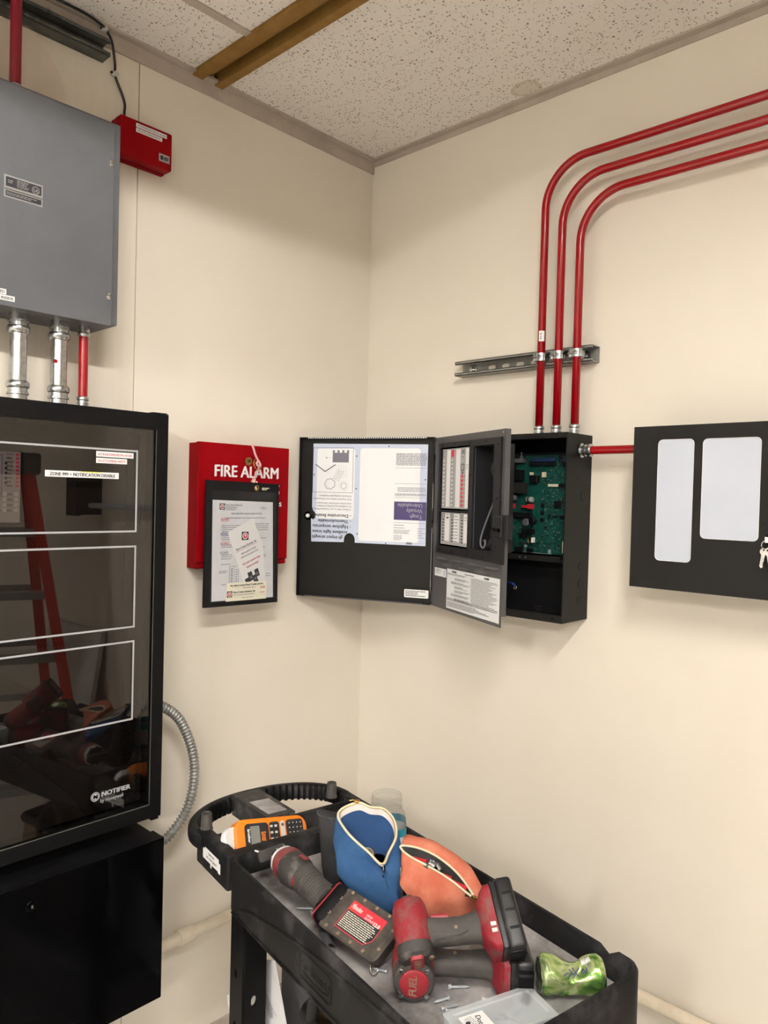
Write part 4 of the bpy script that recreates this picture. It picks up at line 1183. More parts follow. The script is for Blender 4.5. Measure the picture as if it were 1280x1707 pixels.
# annunciator faces
Yk = -.0008
def fx(x0, x1, f): return x0+(x1-x0)*f
KX0, KX1 = .054, .206
for (z0, z1, nm_) in ((1.609, 1.775, 'a'), (1.508, 1.598, 'b')):
    bm = NB(); quadxz(bm, KX0, KX1, z0, z1, Yk, t=.001); kp = ID.part('zone_keypad', bm, 'gray_panel')
    bm = NB()
    cols = ((.175, .31), (.53, .69), (.885, 1.)) if nm_ == 'a' else ((.16, .34), (.50, .71), (.87, 1.))
    for f0, f1 in cols: quadxz(bm, fx(KX0, KX1, f0), fx(KX0, KX1, f1), z0+(.004 if nm_ == 'a' else .01), z1-.003, Yk-.0006)
    ws = kp.part('paper_strip', bm, 'white')
    if nm_ == 'a':
        for c_ in (.075, .40):
            for k in range(12 if c_ > .2 else 12):
                z = z1-.032-.0113*k
                if z < z0+.004: continue
                bm = NB(); box(bm, fx(KX0, KX1, c_)-.0062, fx(KX0, KX1, c_)+.0062, Yk-.0014, Yk, z-.0036, z+.0036, bev=.0008); b_ = kp.part('zone_key', bm, 'key_gray')
        bm = NB(); frame(bm, fx(KX0, KX1, .0)+.004, fx(KX0, KX1, .15), z1-.022, z1-.006, .0007, Yk-.0008)
        for c_ in (.075, .40):
            for k in range(12):
                z = z1-.032-.0113*k
                frame(bm, fx(KX0, KX1, c_)-.0068, fx(KX0, KX1, c_)+.0068, z-.0042, z+.0042, .0008, Yk-.0008)
        frame(bm, fx(KX0, KX1, .72), fx(KX0, KX1, .84), z1-.017, z1-.006, .0009, Yk-.0008); quadxz(bm, fx(KX0, KX1, .76), fx(KX0, KX1, .80), z1-.014, z1-.009, Yk-.0008)
        frame(bm, fx(KX0, KX1, .72), fx(KX0, KX1, .83), z1-.062, z1-.044, .0018, Yk-.0008); prism(bm, [(fx(KX0, KX1, .76), z1-.065), (fx(KX0, KX1, .81), z1-.065), (fx(KX0, KX1, .785), z1-.073)], Yk-.001, Yk-.0006)
        dashes(bm, fx(KX0, KX1, .73), fx(KX0, KX1, .83), z1-.028, z1-.022, Yk-.0008, 1, .0012); dashes(bm, fx(KX0, KX1, .9), fx(KX0, KX1, .99), z1-.06, z1-.045, Yk-.001, 3, .0012)
        for k in range(8): quadxz(bm, fx(KX0, KX1, .855), fx(KX0, KX1, .868), z1-.079-.0112*k, z1-.0765-.0112*k, Yk-.0008)
        kp.part('keypad_print', bm, 'ink')
        bm = NB(); quadxz(bm, fx(KX0, KX1, .345), fx(KX0, KX1, .455), z1-.023, z1-.004, Yk-.0009); kp.part('red_key', bm, 'key_red')
        for k in range(8):
            bm = NB(); z = z1-.0775-.0112*k; box(bm, fx(KX0, KX1, .735), fx(KX0, KX1, .805), Yk-.0015, Yk, z-.0038, z+.0034, bev=.0007); kp.part('red_key', bm, 'key_red')
    else:
        bm = NB()
        for f0, f1 in ((.04, .12), (.40, .47), (.77, .84)):
            for k in range(8): quadxz(bm, fx(KX0, KX1, f0)+.002, fx(KX0, KX1, f1), z1-.022-.0085*k, z1-.0185-.0085*k, Yk-.0008)
            frame(bm, fx(KX0, KX1, f0), fx(KX0, KX1, f1)+.002, z1-.014, z1-.005, .0008, Yk-.0008)
        for k in range(9): dashes(bm, fx(KX0, KX1, .52), fx(KX0, KX1, .69), z1-.012-.0086*k, z1-.008-.0086*k, Yk-.001, 1, .0016, .3)
        dashes(bm, fx(KX0, KX1, .19), fx(KX0, KX1, .32), z1-.009, z1-.005, Yk-.001, 1, .0016, .1); prism(bm, [(fx(KX0, KX1, .21), z1-.013), (fx(KX0, KX1, .31), z1-.013), (fx(KX0, KX1, .29), z1-.017), (fx(KX0, KX1, .23), z1-.017)], Yk-.001, Yk-.0006)
        dashes(bm, fx(KX0, KX1, .9), fx(KX0, KX1, .99), z1-.022, z1-.008, Yk-.001, 2, .0016, .1)
        kp.part('keypad_print', bm, 'ink')
# louvres pressed in the sheet
for x0, z in [(.033+.0885*k, 1.4645) for k in range(4)]+[(.070+.0885*k, 1.4485) for k in range(3)]:
    bm = NB(); w_ = .07
    rings = [sring((x0+w_*f, -.0002, z), (0, 1, 0), (0, 0, 1), max(.0045*(1-(2*f-1)**6), .0004), .005*max(.3, (1-(2*f-1)**8)), 2, 12) for f in (0, .04, .12, .3, .7, .88, .96, 1)]
    loft(bm, rings); ID.part('louvre', bm, 'char_inner', 50)
bm = NB(); quadxz(bm, .0985, .3765, 1.3315, 1.4415, -.0008, t=.0006); lb = ID.part('instruction_label', bm, 'white_film')
bm = NB(); y = -.0011
merge(bm, text_bm('POWER', .0075, T(.128, y, 1.4325), bold=.0003)); merge(bm, text_bm('ALARM', .0075, T(.302, y, 1.4325), bold=.0003)); dashes(bm, .2, .25, 1.4325, 1.437, y, 1, .0022, .02)
dashes(bm, .103, .21, 1.425, 1.4305, y, 2, .0012, .1)
for k in range(6): dashes(bm, .125 if k in (1, 4) else .145, .232, 1.4195-.011*k-.007, 1.4195-.011*k, y, 3, .0011, .5)
dashes(bm, .238, .37, 1.362, 1.4295, y, 22, .0012, .35)
dashes(bm, .103, .37, 1.354, 1.362, y, 2, .0019, .02)
dashes(bm, .103, .33, 1.337, 1.352, y, 5, .0014, .35); quadxz(bm, .235, .2354, 1.365, 1.43, y)
lb.part('fine_print', bm, 'ink')
bm = NB(); quadxz(bm, .0225, .093, 1.4145, 1.4375, -.0008, t=.0006); lb = ID.part('small_label', bm, 'white_film')
bm = NB(); frame(bm, .026, .062, 1.4275, 1.4345, .0008, -.0011); dashes(bm, .035, .055, 1.429, 1.4335, -.0011, 2, .0013); dashes(bm, .028, .06, 1.4225, 1.425, -.0011, 1, .0012); dashes(bm, .078, .09, 1.418, 1.434, -.0011, 5, .0014, .4); lb.part('fine_print', bm, 'ink_soft')
for z in (1.78, 1.55, 1.35):
    bm = NB(); tube(bm, [(.004, .002, z-.015), (.004, .002, z+.015)], .0032, 8); ID.part('hinge_knuckle', bm, 'char_inner', 40)
for x, z in ((.372, 1.803), (.372, 1.331)):
    bm = NB(); lathe(bm, [(.002, 0), (.002, .0004)], T(x, 0, z) @ RX(90), 10); ID.part('screw_hole', bm, 'silver_label')

# nipple conduit between the two boxes
t = Thing('red_conduit', 'short horizontal red conduit joining the open panel and the right cabinet', 'conduit', WR, (.93, -.07, 1.769))
bm = NB(); tube(bm, [(.87, -.065, 1.769), (1.012, -.065, 1.769)], RC, 36); t.part('tube', bm, 'red_conduit', 40)
r_ = RC
bm = NB(); lathe(bm, [(r_*1.65, .0005), (r_*1.75, .003), (r_*1.75, .006), (r_*1.25, .0065), (r_*1.25, .012), (r_*1.45, .0125), (r_*1.45, .017), (r_*1.2, .018), (r_*1.2, .024), (r_*1.55, .025), (r_*1.6, .031), (r_*1.3, .0345), (r_*1.03, .035)], T(.8405, -.065, 1.769) @ RY(90), 20); t.part('connector', bm, 'galv', 35)
bm = NB(); lathe(bm, [(r_*1.4, 0), (r_*1.5, .004), (r_*1.03, .007)], T(1.0165, -.065, 1.769) @ RY(-90), 20); t.part('connector', bm, 'galv', 35)

# ---- right cabinet
def windowed(x0, x1, label, grp, wins=True, Z0=1.4415, Z1=1.8155):
    t = Thing('wall_cabinet', label, 'cabinet', WR, ((x0+x1)/2, 0, 1.44), group=grp)
    bm = NB(); box(bm, x0+.003, x1-.003, -.112, 0, Z0+.0055, Z1-.0045, bev=.001); t.part('enclosure', bm, 'char_panel')
    bm = NB()
    o = [[(x0, Z0), (x1, Z0), (x1, Z1), (x0, Z1)]]
    if wins: o += [rrect(1.117, 1.6455, .0825, .277, .011), rrect(1.237, 1.673, .121, .2205, .011)]
    merge(bm, holed(o, -.135, -.1335))
    box(bm, x0, x0+.0015, -.1335, -.113, Z0, Z1); box(bm, x1-.0015, x1, -.1335, -.113, Z0, Z1)
    hs = [circ(x0+.03+.0074*k, -.1235, .0016, 6) for k in range(int((x1-x0-.05)/.0074))]
    for z in (Z0, Z1-.0015): merge(bm, holed([[(x0, -.1335), (x1, -.1335), (x1, -.113), (x0, -.113)]]+hs, z, z+.0015, plane='xy'))
    d = t.part('door', bm, 'char_panel')
    return t, d
t, d = windowed(1.0175, 1.449, 'closed black wall cabinet with two white windows and keys in its lock', None)
bm = NB(); box(bm, 1.07, 1.165, -.1330, -.131, 1.50, 1.79); d.part('window_lens', bm, 'white_lens')
bm = NB(); box(bm, 1.17, 1.31, -.1330, -.131, 1.55, 1.79); d.part('window_lens', bm, 'white_lens')
bm = NB()
for cx_, cz_, w_, h_, r in ((1.117, 1.6455, .0825, .277, .011), (1.237, 1.673, .121, .2205, .011)):
    merge(bm, holed([rrect(cx_, cz_, w_, h_, r), rrect(cx_, cz_, w_-.0022, h_-.0022, r-.001)], -.1342, -.1332))
d.part('window_rim', bm, 'white')
bm = NB()
screw(bm, 1.049, -.135, 1.58, .002, .0006); screw(bm, 1.306, -.135, 1.601, .002, .0006)
d.part('rivet', bm, 'black_deep')
bm = NB(); lathe(bm, [(.0135, 0), (.0135, .003), (.012, .006), (.009, .006), (.0085, .008)], T(1.3255, -.135, 1.5685) @ RX(90), 24); lk = d.part('lock', bm, 'black_gloss', 40)
t = Thing('key_ring', 'silver keys hanging from the lock of the closed right cabinet', 'keys', WR, (1.323, -.145, 1.52))
def key(bm, M):
    pts = [(.0075*math.cos(R(a)), .0075*math.sin(R(a))) for a in range(-60, 241, 20)]
    pts = [(x, z) for x, z in pts]+[(-.0033, -.013), (-.0033, -.031), (0, -.0345), (.0033, -.032), (.0033, -.029), (.0017, -.027), (.0033, -.025), (.0017, -.0225), (.0033, -.0205), (.0033, -.013)]
    merge(bm, holed([pts, circ(0, .0035, .002, 10)], -.0008, .0008, M=M))
bm = NB(); box(bm, 1.3195, 1.330, -.1465, -.1435, 1.565, 1.572, bev=.001); box(bm, 1.318, 1.3315, -.165, -.1625, 1.562, 1.575, bev=.001); box(bm, 1.322, 1.328, -.163, -.1465, 1.567, 1.5695)
t.part('key', bm, 'chrome')
bm = NB(); tube(bm, [(1.3185+.0075*math.cos(a*.35), -.158+.003*math.sin(a*.35), 1.558+.0085*math.sin(a*.35)) for a in range(18)], .0009, 6, closed=True); t.part('ring', bm, 'chrome', True)
bm = NB(); key(bm, T(1.3155, -.157, 1.5435) @ RY(8)); t.part('key', bm, 'galv', 40)
bm = NB(); key(bm, T(1.3245, -.160, 1.5435) @ RY(-10)); t.part('key', bm, 'galv', 40)

# ---- what the smoked glass mirrors: second cabinet, ladder, leaning board
t, d = windowed(2.21, 2.33, 'plain black cabinet farther along the wall, mirrored in the smoked glass', None, False, 1.50, 1.715)
t = Thing('metal_conduit', 'metal conduit between wall cabinets, mirrored in the smoked glass', 'conduit', WR, (2.0, -.06, 1.55))
bm = NB(); tube(bm, [(1.46, -.065, 1.555), (2.20, -.065, 1.555)], .014, 14); t.part('tube', bm, 'screw_steel', 40)
t = Thing('step_ladder', 'red step ladder with black cap standing off frame, mirrored in the smoked glass', 'ladder', T(2.28, -.50, 0) @ RZ(-68), (0, 0, 0))
def rail(bm, x0, x1, y0, y1):
    loft(bm, [[Vector((x0+a*.024, y0+b*.04, 0)) for a, b in ((-1, -1), (1, -1), (1, 1), (-1, 1))], [Vector((x1+a*.024, y1+b*.04, 1.72)) for a, b in ((-1, -1), (1, -1), (1, 1), (-1, 1))]])
for s in (-1, 1):
    bm = NB(); rail(bm, s*.44, s*.15, -.28, -.05); t.part('front_rail', bm, 'ladder_red')
    bm = NB(); rail(bm, s*.30, s*.13, .38, .05); t.part('rear_rail', bm, 'ladder_red')
for k in range(5):
    z = .28+.29*k; f = z/1.72
    bm = NB(); wx = .44-.29*f; box(bm, -wx, wx, -.28+.23*f-.04, -.28+.23*f+.04, z-.035, z, bev=.002); t.part('step', bm, 'alum')
    bm = NB(); box(bm, -(.30-.17*f), .30-.17*f, .38-.33*f-.01, .38-.33*f+.01, z-.03, z); t.part('brace', bm, 'alum')
bm = NB(); box(bm, -.2, .2, -.13, .13, 1.70, 1.80, bev=.015); t.part('top_cap', bm, 'rubber')
bm = NB(); box(bm, -.62, 0, -.012, .012, 0, .92, bev=.002); o = single('ceiling_board', bm, 'board_white', 'white board leaning on the wall, mirrored in the smoked glass', 'board', T(2.75, -.16, 0) @ RZ(0) @ RX(-9))
# ================================================================== CART AND WHAT IT CARRIES
CF = T(.475, -.868, 0) @ RZ(-10.4)        # frame of the cart: u along its length, v towards the right wall
RR = Vector((.594, .804, 0)); FW = Vector((-.804, .594, 0)); UP = Vector((0, 0, 1))
TF = .795                                  # tray floor height
cart = Thing('utility_cart', 'black plastic utility cart with a ribbed loop handle, scuffed and dusty', 'cart', CF, (.3, .21, 0))
def ring_rr(u0, u1, v0, v1, z, r, n=6):
    return [Vector((x, y, z)) for x, y in rrect((u0+u1)/2, (v0+v1)/2, u1-u0, v1-v0, r, n)]
bm = NB()
U0, U1, V0, V1 = -.012, .740, 0., .424
rings = [ring_rr(U0+.004, U1-.006, V0+.004, V1-.004, .738, .03), ring_rr(U0, U1, V0, V1, .742, .034), ring_rr(U0, U1, V0, V1, .842, .034), ring_rr(U0+.003, U1-.003, V0+.003, V1-.003, .8475, .031),
         ring_rr(U0+.009, U1-.009, V0+.009, V1-.009, .8475, .027), ring_rr(U0+.012, U1-.012, V0+.012, V1-.012, .842, .026), ring_rr(U0+.018, U1-.018, V0+.018, V1-.018, TF+.008, .024), ring_rr(U0+.026, U1-.026, V0+.026, V1-.026, TF, .02)]
# subdivide long sides so the rim can dip near the far corner
def dens(ring):
    o = []
    for i, p in enumerate(ring):
        q_ = ring[(i+1) % len(ring)]
        o.append(p)
        L_ = (q_-p).length
        k = int(L_/.02) if L_ > .1 else 0
        o += [p.lerp(q_, (j+1)/(k+1)) for j in range(k)]
    return o
n_ = None
rings = [dens(r) for r in rings]
m_ = min(len(r) for r in rings)
def resample(r, n):
    L_ = [0]
    for i in range(len(r)): L_.append(L_[-1]+(r[(i+1) % len(r)]-r[i]).length)
    return r
# equalise counts: build with the same per-side division
def ring_even(u0, u1, v0, v1, z, r):
    o = []
    cs = rrect((u0+u1)/2, (v0+v1)/2, u1-u0, v1-v0, r, 6)
    for s in range(4):
        arc = cs[s*7:(s+1)*7]
        o += [Vector((x, y, z)) for x, y in arc]
        a, b = Vector((*arc[-1], z)), Vector((*cs[((s+1)*7) % 28], z))
        k = 34 if s in (0, 2) else 16
        o += [a.lerp(b, (j+1)/(k+1)) for j in range(k)]
    return o
spec = [(.004, .738, .030), (0, .742, .034), (0, .842, .034), (.003, .8475, .031), (.009, .8475, .027), (.012, .842, .026), (.018, TF+.008, .024), (.026, TF, .02)]
rings = [ring_even(U0+i, U1-i, V0+i, V1-i, z, r) for i, z, r in spec]
for r in rings[2:6]:
    for p in r:
        if p.y > .38:
            f = 0
            if .655 < p.x < .685: f = -.011*math.sin(math.pi*(p.x-.655)/.03)**.7
            elif .685 <= p.x: f = .003
            p.z += f
vs = loft(bm, rings[:7], cap=False)
bm.faces.new([bm.verts.new(p) for p in rings[0]][::-1])
bmesh.ops.remove_doubles(bm, verts=bm.verts, dist=1e-5)
bmesh.ops.recalc_face_normals(bm, faces=bm.faces)
cart.part('tray_wall', bm, 'cart', 50)
bm = NB(); loft(bm, [ring_even(U0+.017, U1-.017, V0+.017, V1-.017, TF+.009, .024), ring_even(U0+.026, U1-.026, V0+.026, V1-.026, TF+.0008, .02)], cap=False)
bm.faces.new([bm.verts.new(p) for p in ring_even(U0+.026, U1-.026, V0+.026, V1-.026, TF, .02)])
bmesh.ops.remove_doubles(bm, verts=bm.verts, dist=.0015)
bmesh.ops.recalc_face_normals(bm, faces=bm.faces)
for f in bm.faces:
    if f.normal.z < 0: f.normal_flip()
cart.part('tray_floor', bm, 'cart_floor')
bm = NB()
for x, y in ((.60, .14), (.12, .37), (.62, .36)): lathe(bm, [(.016, 0), (.017, .0012), (.013, .0012), (.012, .0004), (.004, .0004)], T(x, y, TF+.0006), 24)
cart.part('boss_ring', bm, 'cart_floor', 40)
# arched ridge on the near side, lower skirt lip and moulded maker's name
bm = NB(); tube(bm, catmull([(.045, -.0015, .744), (.05, -.0015, .757), (.075, -.0015, .768), (.127, -.0015, .782), (.25, -.0015, .805), (.346, -.0015, .818), (.449, -.0015, .827), (.60, -.0015, .838), (.70, -.0015, .840)], 8), .003, 8)
tube(bm, [(.02, 0, .7405), (.70, 0, .7405)], .003, 8); cart.part('side_ridge', bm, 'cart', True)
bm = NB(); merge(bm, holed([rrect(.361, .783, .108, .05, .01), rrect(.361, .783, .105, .047, .0085)], -.0012, .0005)); tube(bm, catmull([(.318, -.0006, .772), (.345, -.0006, .768), (.375, -.0006, .768), (.405, -.0006, .773)], 5), .0012, 6)
merge(bm, text_bm('Rubbermaid', .022, T(.316, -.0002, .778), width=.09, ext=.0012)); cart.part('moulded_badge', bm, 'cart')
# block at the handle end, compartment, divider, back wall
bm = NB()
box(bm, -.178, -.008, 0, .030, .769, .848, bev=.006, seg=3); cart.part('end_block', bm, 'cart', 40)
bm = NB(); box(bm, -.178, -.008, .394, .424, .769, .848, bev=.006, seg=3)
cart.part('end_block', bm, 'cart', 40)
bm = NB(); box(bm, -.034, -.006, .02, .404, .769, .8485, bev=.005, seg=3); cart.part('divider', bm, 'cart', 40)
bm = NB(); box(bm, -.128, -.114, .02, .404, .769, .8465, bev=.004, seg=3); cart.part('back_wall', bm, 'cart', 40)
bm = NB(); box(bm, -.120, -.028, .02, .404, .769, .788); cart.part('compartment_floor', bm, 'cart_floor')
hp = catmull([(-.15, .012, .822), (-.195, .004, .824), (-.238, .022, .827), (-.276, .07, .83), (-.297, .13, .832), (-.303, .2, .833), (-.295, .28, .833), (-.268, .345, .833), (-.225, .392, .832), (-.18, .410, .83), (-.15, .411, .828)], 8)
bm = NB(); rings = []
for i, p in enumerate(hp):
    a, b = hp[max(i-1, 0)], hp[min(i+1, len(hp)-1)]
    t_ = (b-a).normalized(); X = t_.cross(UP).normalized()
    rings.append(sring(p, X, UP, .015, .021, 2.8, 16))
loft(bm, rings); hd = cart.part('loop_handle', bm, 'cart', 50)
cen = Vector((-.15, .21, .83))
for i in range(6, len(hp)-8, 2):
    p = hp[i]
    if .145 < p.y < .222: continue
    a, b = hp[i-1], hp[i+1]
    t_ = (b-a).normalized(); X = t_.cross(UP).normalized()
    if X.dot(cen-p) < 0: X = -X
    bm = NB(); rr = [sring(p+X*.010+t_*s, X, UP, .0085, .0215, 3, 10) for s in (-.0036, -.0028, .0028, .0036)]
    loft(bm, rr); hd.part('grip_rib', bm, 'black_cab', 50)
bm = NB(); prism(bm, [(-.298, .146), (-.296, .222), (-.122, .232), (-.122, .157)], .802, .8545, 'xy'); 
cart.part('handle_bracket', bm, 'rubber_worn')
bm = NB(); prism(bm, [(-.23, .160), (-.225, .212), (-.14, .219), (-.14, .168)], .8546, .8552, 'xy'); cart.part('bracket_recess', bm, 'cart_floor')
for v_ in (.019, .385 if False else .366):
    bm = NB(); lathe(bm, [(.0155, .846), (.0135, .851), (.0125, .88), (.0118, .8835), (.0075, .8835), (.007, .880), (.003, .880)], T(-.166, v_, 0), 24); cart.part('peg', bm, 'rubber', 40)
# legs (L shaped, pierced), lower shelf, castors
def leg(u0, u1, v0, v1, su, sv):
    bm = NB()
    hs = [[(u0+(u1-u0)*.45+.006*math.cos(a), z+.011*math.sin(a)) for a in [k*.5236 for k in range(12)]] for z in (.618, .505, .39, .28)]
    yb = v0 if sv < 0 else v1-.006
    merge(bm, holed([[(u0, .1), (u1, .1), (u1, .74), (u0, .74)]]+hs, yb, yb+.006))
    xb = u1-.006 if su > 0 else u0
    hs = [[(v0+(v1-v0)*.5+.007*math.cos(a), z+.012*math.sin(a)) for a in [k*.5236 for k in range(12)]] for z in (.565, .45, .33)]
    merge(bm, holed([[(v0+.006, .1), (v1, .1), (v1, .74), (v0+.006, .74)]]+hs, xb, xb+.006, plane='yz'))
    cart.part('leg', bm, 'black_cab')
leg(.014, .072, .002, .058, 1, -1); leg(.014, .072, .366, .422, 1, 1); leg(.66, .718, .002, .058, 1, -1); leg(.66, .718, .366, .422, 1, 1)
bm = NB(); box(bm, 0, .73, .004, .42, .30, .315, bev=.004); box(bm, 0, .73, .004, .014, .315, .35); box(bm, 0, .73, .41, .42, .315, .35); cart.part('lower_shelf', bm, 'cart_floor')
for u_ in (.05, .68):
    for v_ in (.05, .37):
        bm = NB(); lathe(bm, [(.03, -.012), (.05, -.01), (.05, .01), (.03, .012)], T(u_, v_, .05) @ RX(90), 24); box(bm, u_-.02, u_+.02, v_-.018, v_-.014, .05, .1); box(bm, u_-.02, u_+.02, v_+.014, v_+.018, .05, .1); box(bm, u_-.03, u_+.03, v_-.02, v_+.02, .098, .104)
        cart.part('castor', bm, 'rubber', 40)
bm = NB(); prism(bm, [(-.138, .818), (-.128, .818), (-.128, .823), (-.117, .823), (-.052, .823), (-.052, .8155), (-.0435, .8155), (-.0435, .793), (-.055, .793), (-.055, .796), (-.090, .796), (-.090, .788), (-.096, .788), (-.096, .796), (-.138, .796)], -.0006, .0002); lb = cart.part('paper_label', bm, 'white')
bm = NB(); merge(bm, text_bm('SUPPORT', .007, T(-.108, -.0007, .8125), width=.034)); merge(bm, text_bm('IS THE BEST', .007, T(-.118, -.0007, .8025), width=.056)); lb.part('lettering', bm, 'ink')

# ---- things on the lower shelf
def sheet_thing(name, label, cat, pts, v, m, tilt=0):
    t = Thing(name, label, cat, CF, (sum(p[0] for p in pts)/4, v, .316))
    bm = NB(); prism(bm, pts, v, v+.0006); return t, t.part('page', bm, m)
t, pg = sheet_thing('printed_sheet', 'printed white sheet standing behind the near cart leg', 'paper', [(.078, .64), (-.11, .545), (-.02, .36), (.175, .455)], .075, 'paper')
bm = NB(); M = T(-.005, .0745, .53) @ RY(-27)
M2 = T(.0, 0, .0)
dashes(bm, -.02, .085, .0, .03, 0, 8, .0018, M=T(-.03, .0744, .52) @ RY(0+27) @ T(.03, 0, .03)); frame2 = None
pg.part('fine_print', bm, 'ink_soft')
t, pg = sheet_thing('printed_sheet', 'white paper corner poking out left of the near cart leg', 'paper', [(-.01, .55), (-.175, .418), (-.135, .316), (.02, .40)], .085, 'paper')
t = Thing('gray_folder', 'plain gray board standing on the lower shelf behind the printed sheet', 'board', CF, (.12, .14, .316))
bm = NB(); box(bm, .0, .172, .135, .150, .3155, .70, bev=.002); t.part('board', bm, 'steel_gray')
t = Thing('tool_tote', 'open tan tool bag with black rim and handles under the tray', 'bag', CF, (.3, .16, .316))
bm = NB()
loft(bm, [ring_rr(.19, .45, .08, .26, .3155, .03), ring_rr(.18, .46, .07, .27, .50, .03), ring_rr(.19, .45, .075, .265, .595, .03), ring_rr(.197, .443, .082, .258, .595, .028), ring_rr(.20, .44, .09, .25, .42, .028)], cap=True)
t.part('bag_body', bm, 'tan_leather', 50)
bm = NB(); tube(bm, ring_rr(.188, .452, .073, .267, .597, .03), .011, 8, closed=True); t.part('rim', bm, 'black_cloth', True)
for v_ in (.075, .265):
    bm = NB(); tube(bm, catmull([(.235, v_, .56), (.232, v_, .61), (.245, v_, .655), (.275, v_+.01, .67), (.32, v_+.012, .66), (.345, v_, .61), (.345, v_, .56)], 6), .012, 8); t.part('handle', bm, 'black_cloth', True)

# ---- roll of white tape and label maker
t = Thing('tape_roll', 'white tape roll lying left of the orange label maker', 'tape', CF, (-.075, .042, .79))
bm = NB(); M = T(-.082, .043, .848) @ RZ(20) @ RY(62)
lathe(bm, [(.010, -.009), (.023, -.009), (.024, -.006), (.024, .006), (.023, .009), (.010, .009)], M, 28); t.part('roll', bm, 'white', 40)
t = Thing('label_maker', 'orange handheld label maker with a gray screen and black keypad', 'label maker', CF, (-.075, .14, .79))
LM = T(-.076, .139, .822) @ RX(-9) @ RY(-33) @ RZ(90)      # local x = along the machine, -y = its face, z = up its short side
# note: after RZ(90) local x runs along v, local y runs along -u
def lmring(y, s, r):
    pts = []
    for (x, z) in rrect(0, 0, .196*s, .100*s, r, 6):
        w_ = 1 - .10*math.exp(-((x-.005)/.03)**2)
        pts.append(Vector((x, y, z*w_)))
    return pts
def trans(bm, M): bmesh.ops.transform(bm, matrix=M, verts=bm.verts); return bm
bm = NB(); loft(bm, [lmring(-.016, .90, .02), lmring(-.0135, .975, .025), lmring(-.004, 1.0, .026), lmring(.016, .99, .026), lmring(.028, .93, .024)])
body = t.part('body', trans(bm, LM), 'orange', 40)
bm = holed([rrect(-.041, .0, .062, .076, .009)], -.0175, -.0155); body.part('screen_surround', trans(bm, LM), 'keypad_black')
bm = holed([rrect(-.046, .006, .024, .052, .002)], -.0179, -.0172); body.part('screen', trans(bm, LM), 'lcd_gray')
bm = NB(); merge(bm, text_bm('brother', .0095, T(-.0655, -.018, .026) @ RY(90), width=.03, bold=.0003)); body.part('lettering', trans(bm, LM), 'white')
bm = NB(); merge(bm, text_bm('EDGE', .008, T(-.030, -.018, .018) @ RY(90), bold=.0003)); merge(bm, text_bm('P-touch', .007, T(-.0235, -.018, .018) @ RY(90), bold=.0002)); body.part('lettering', trans(bm, LM), 'orange')
bm = holed([rrect(.006, .0, .026, .076, .006)], -.0175, -.0155); body.part('keypad', trans(bm, LM), 'keypad_black')
bm = NB()
for i in range(2):
    for j in range(5):
        box(bm, -.003+.012*i-.003, -.003+.012*i+.004, -.0186, -.0175, .028-.014*j-.002, .028-.014*j+.003, bev=.0005)
body.part('function_key', trans(bm, LM), 'key_gray', kind='stuff')
bm = holed([rrect(.0285, .0, .011, .078, .005)], -.0176, -.0155); kb = body.part('center_strip', trans(bm, LM), 'key_gray')
bm = NB()
for z in (.030, -.006, -.018, -.03): merge(bm, holed([rrect(.0285, z, .007, .007, .003)], -.018, -.0176))
body.part('strip_key', trans(bm, LM), 'strut_dark')
bm = holed([rrect(.061, .0, .046, .080, .007)], -.0175, -.0155); body.part('keypad', trans(bm, LM), 'keypad_black')
bm = NB(); bm2 = NB()
for i in range(4):
    for j in range(7):
        x = .046+.0105*i; z = .032-.0105*j
        box(bm, x-.0035, x+.0035, -.0183, -.0175, z-.0033, z+.0033, bev=.0006)
        box(bm2, x-.0011, x+.0011, -.0186, -.0183, z-.0012, z+.0012)
body.part('letter_key', trans(bm, LM), 'keypad_black', kind='stuff'); body.part('key_print', trans(bm2, LM), 'white', kind='stuff')

# ---- cloth pouches
def rrf(p, m=None): return p.dot(RR), p.dot(FW)
def cloth_noise(p, a, s, seed=0.):
    return a*(math.sin(p.x*s+seed)*math.sin(p.y*s*1.3+2*seed+p.z*s*.7)+.5*math.sin(p.z*s*2.1+p.x*s*1.7+seed))
def densify(loop, n): return catmull(loop, n, closed=True)
# black pouch
t = Thing('black_pouch', 'slumped black fabric pouch standing behind the blue zip pouch', 'pouch', CF, (.15, .21, TF))
bm = NB(); rings = []
for (c, a, b, z) in (((.155, .214), .050, .028, TF+.001), ((.150, .214), .056, .032, TF+.02), ((.138, .208), .050, .032, .84), ((.123, .200), .040, .030, .88), ((.113, .192), .032, .024, .915), ((.108, .187), .028, .014, .936), ((.107, .186), .024, .004, .944)):
    r = sring((c[0], c[1], z), RR, FW, a, b, 3, 40)
    for p in r:
        p.z += .006*((p.dot(RR)-.22)/.03)*(-1 if z > .9 else 0)
        d = cloth_noise(p, .004, 60, 1); p += FW*d
    rings.append(r)
loft(bm, rings); bp2 = t.part('bag', bm, 'black_cloth', True)
bm = NB(); tube(bm, [rings[-2][i]+Vector((0, 0, .001)) for i in range(40)], .0022, 6, closed=True); t.part('seam', bm, 'rubber_worn', True)

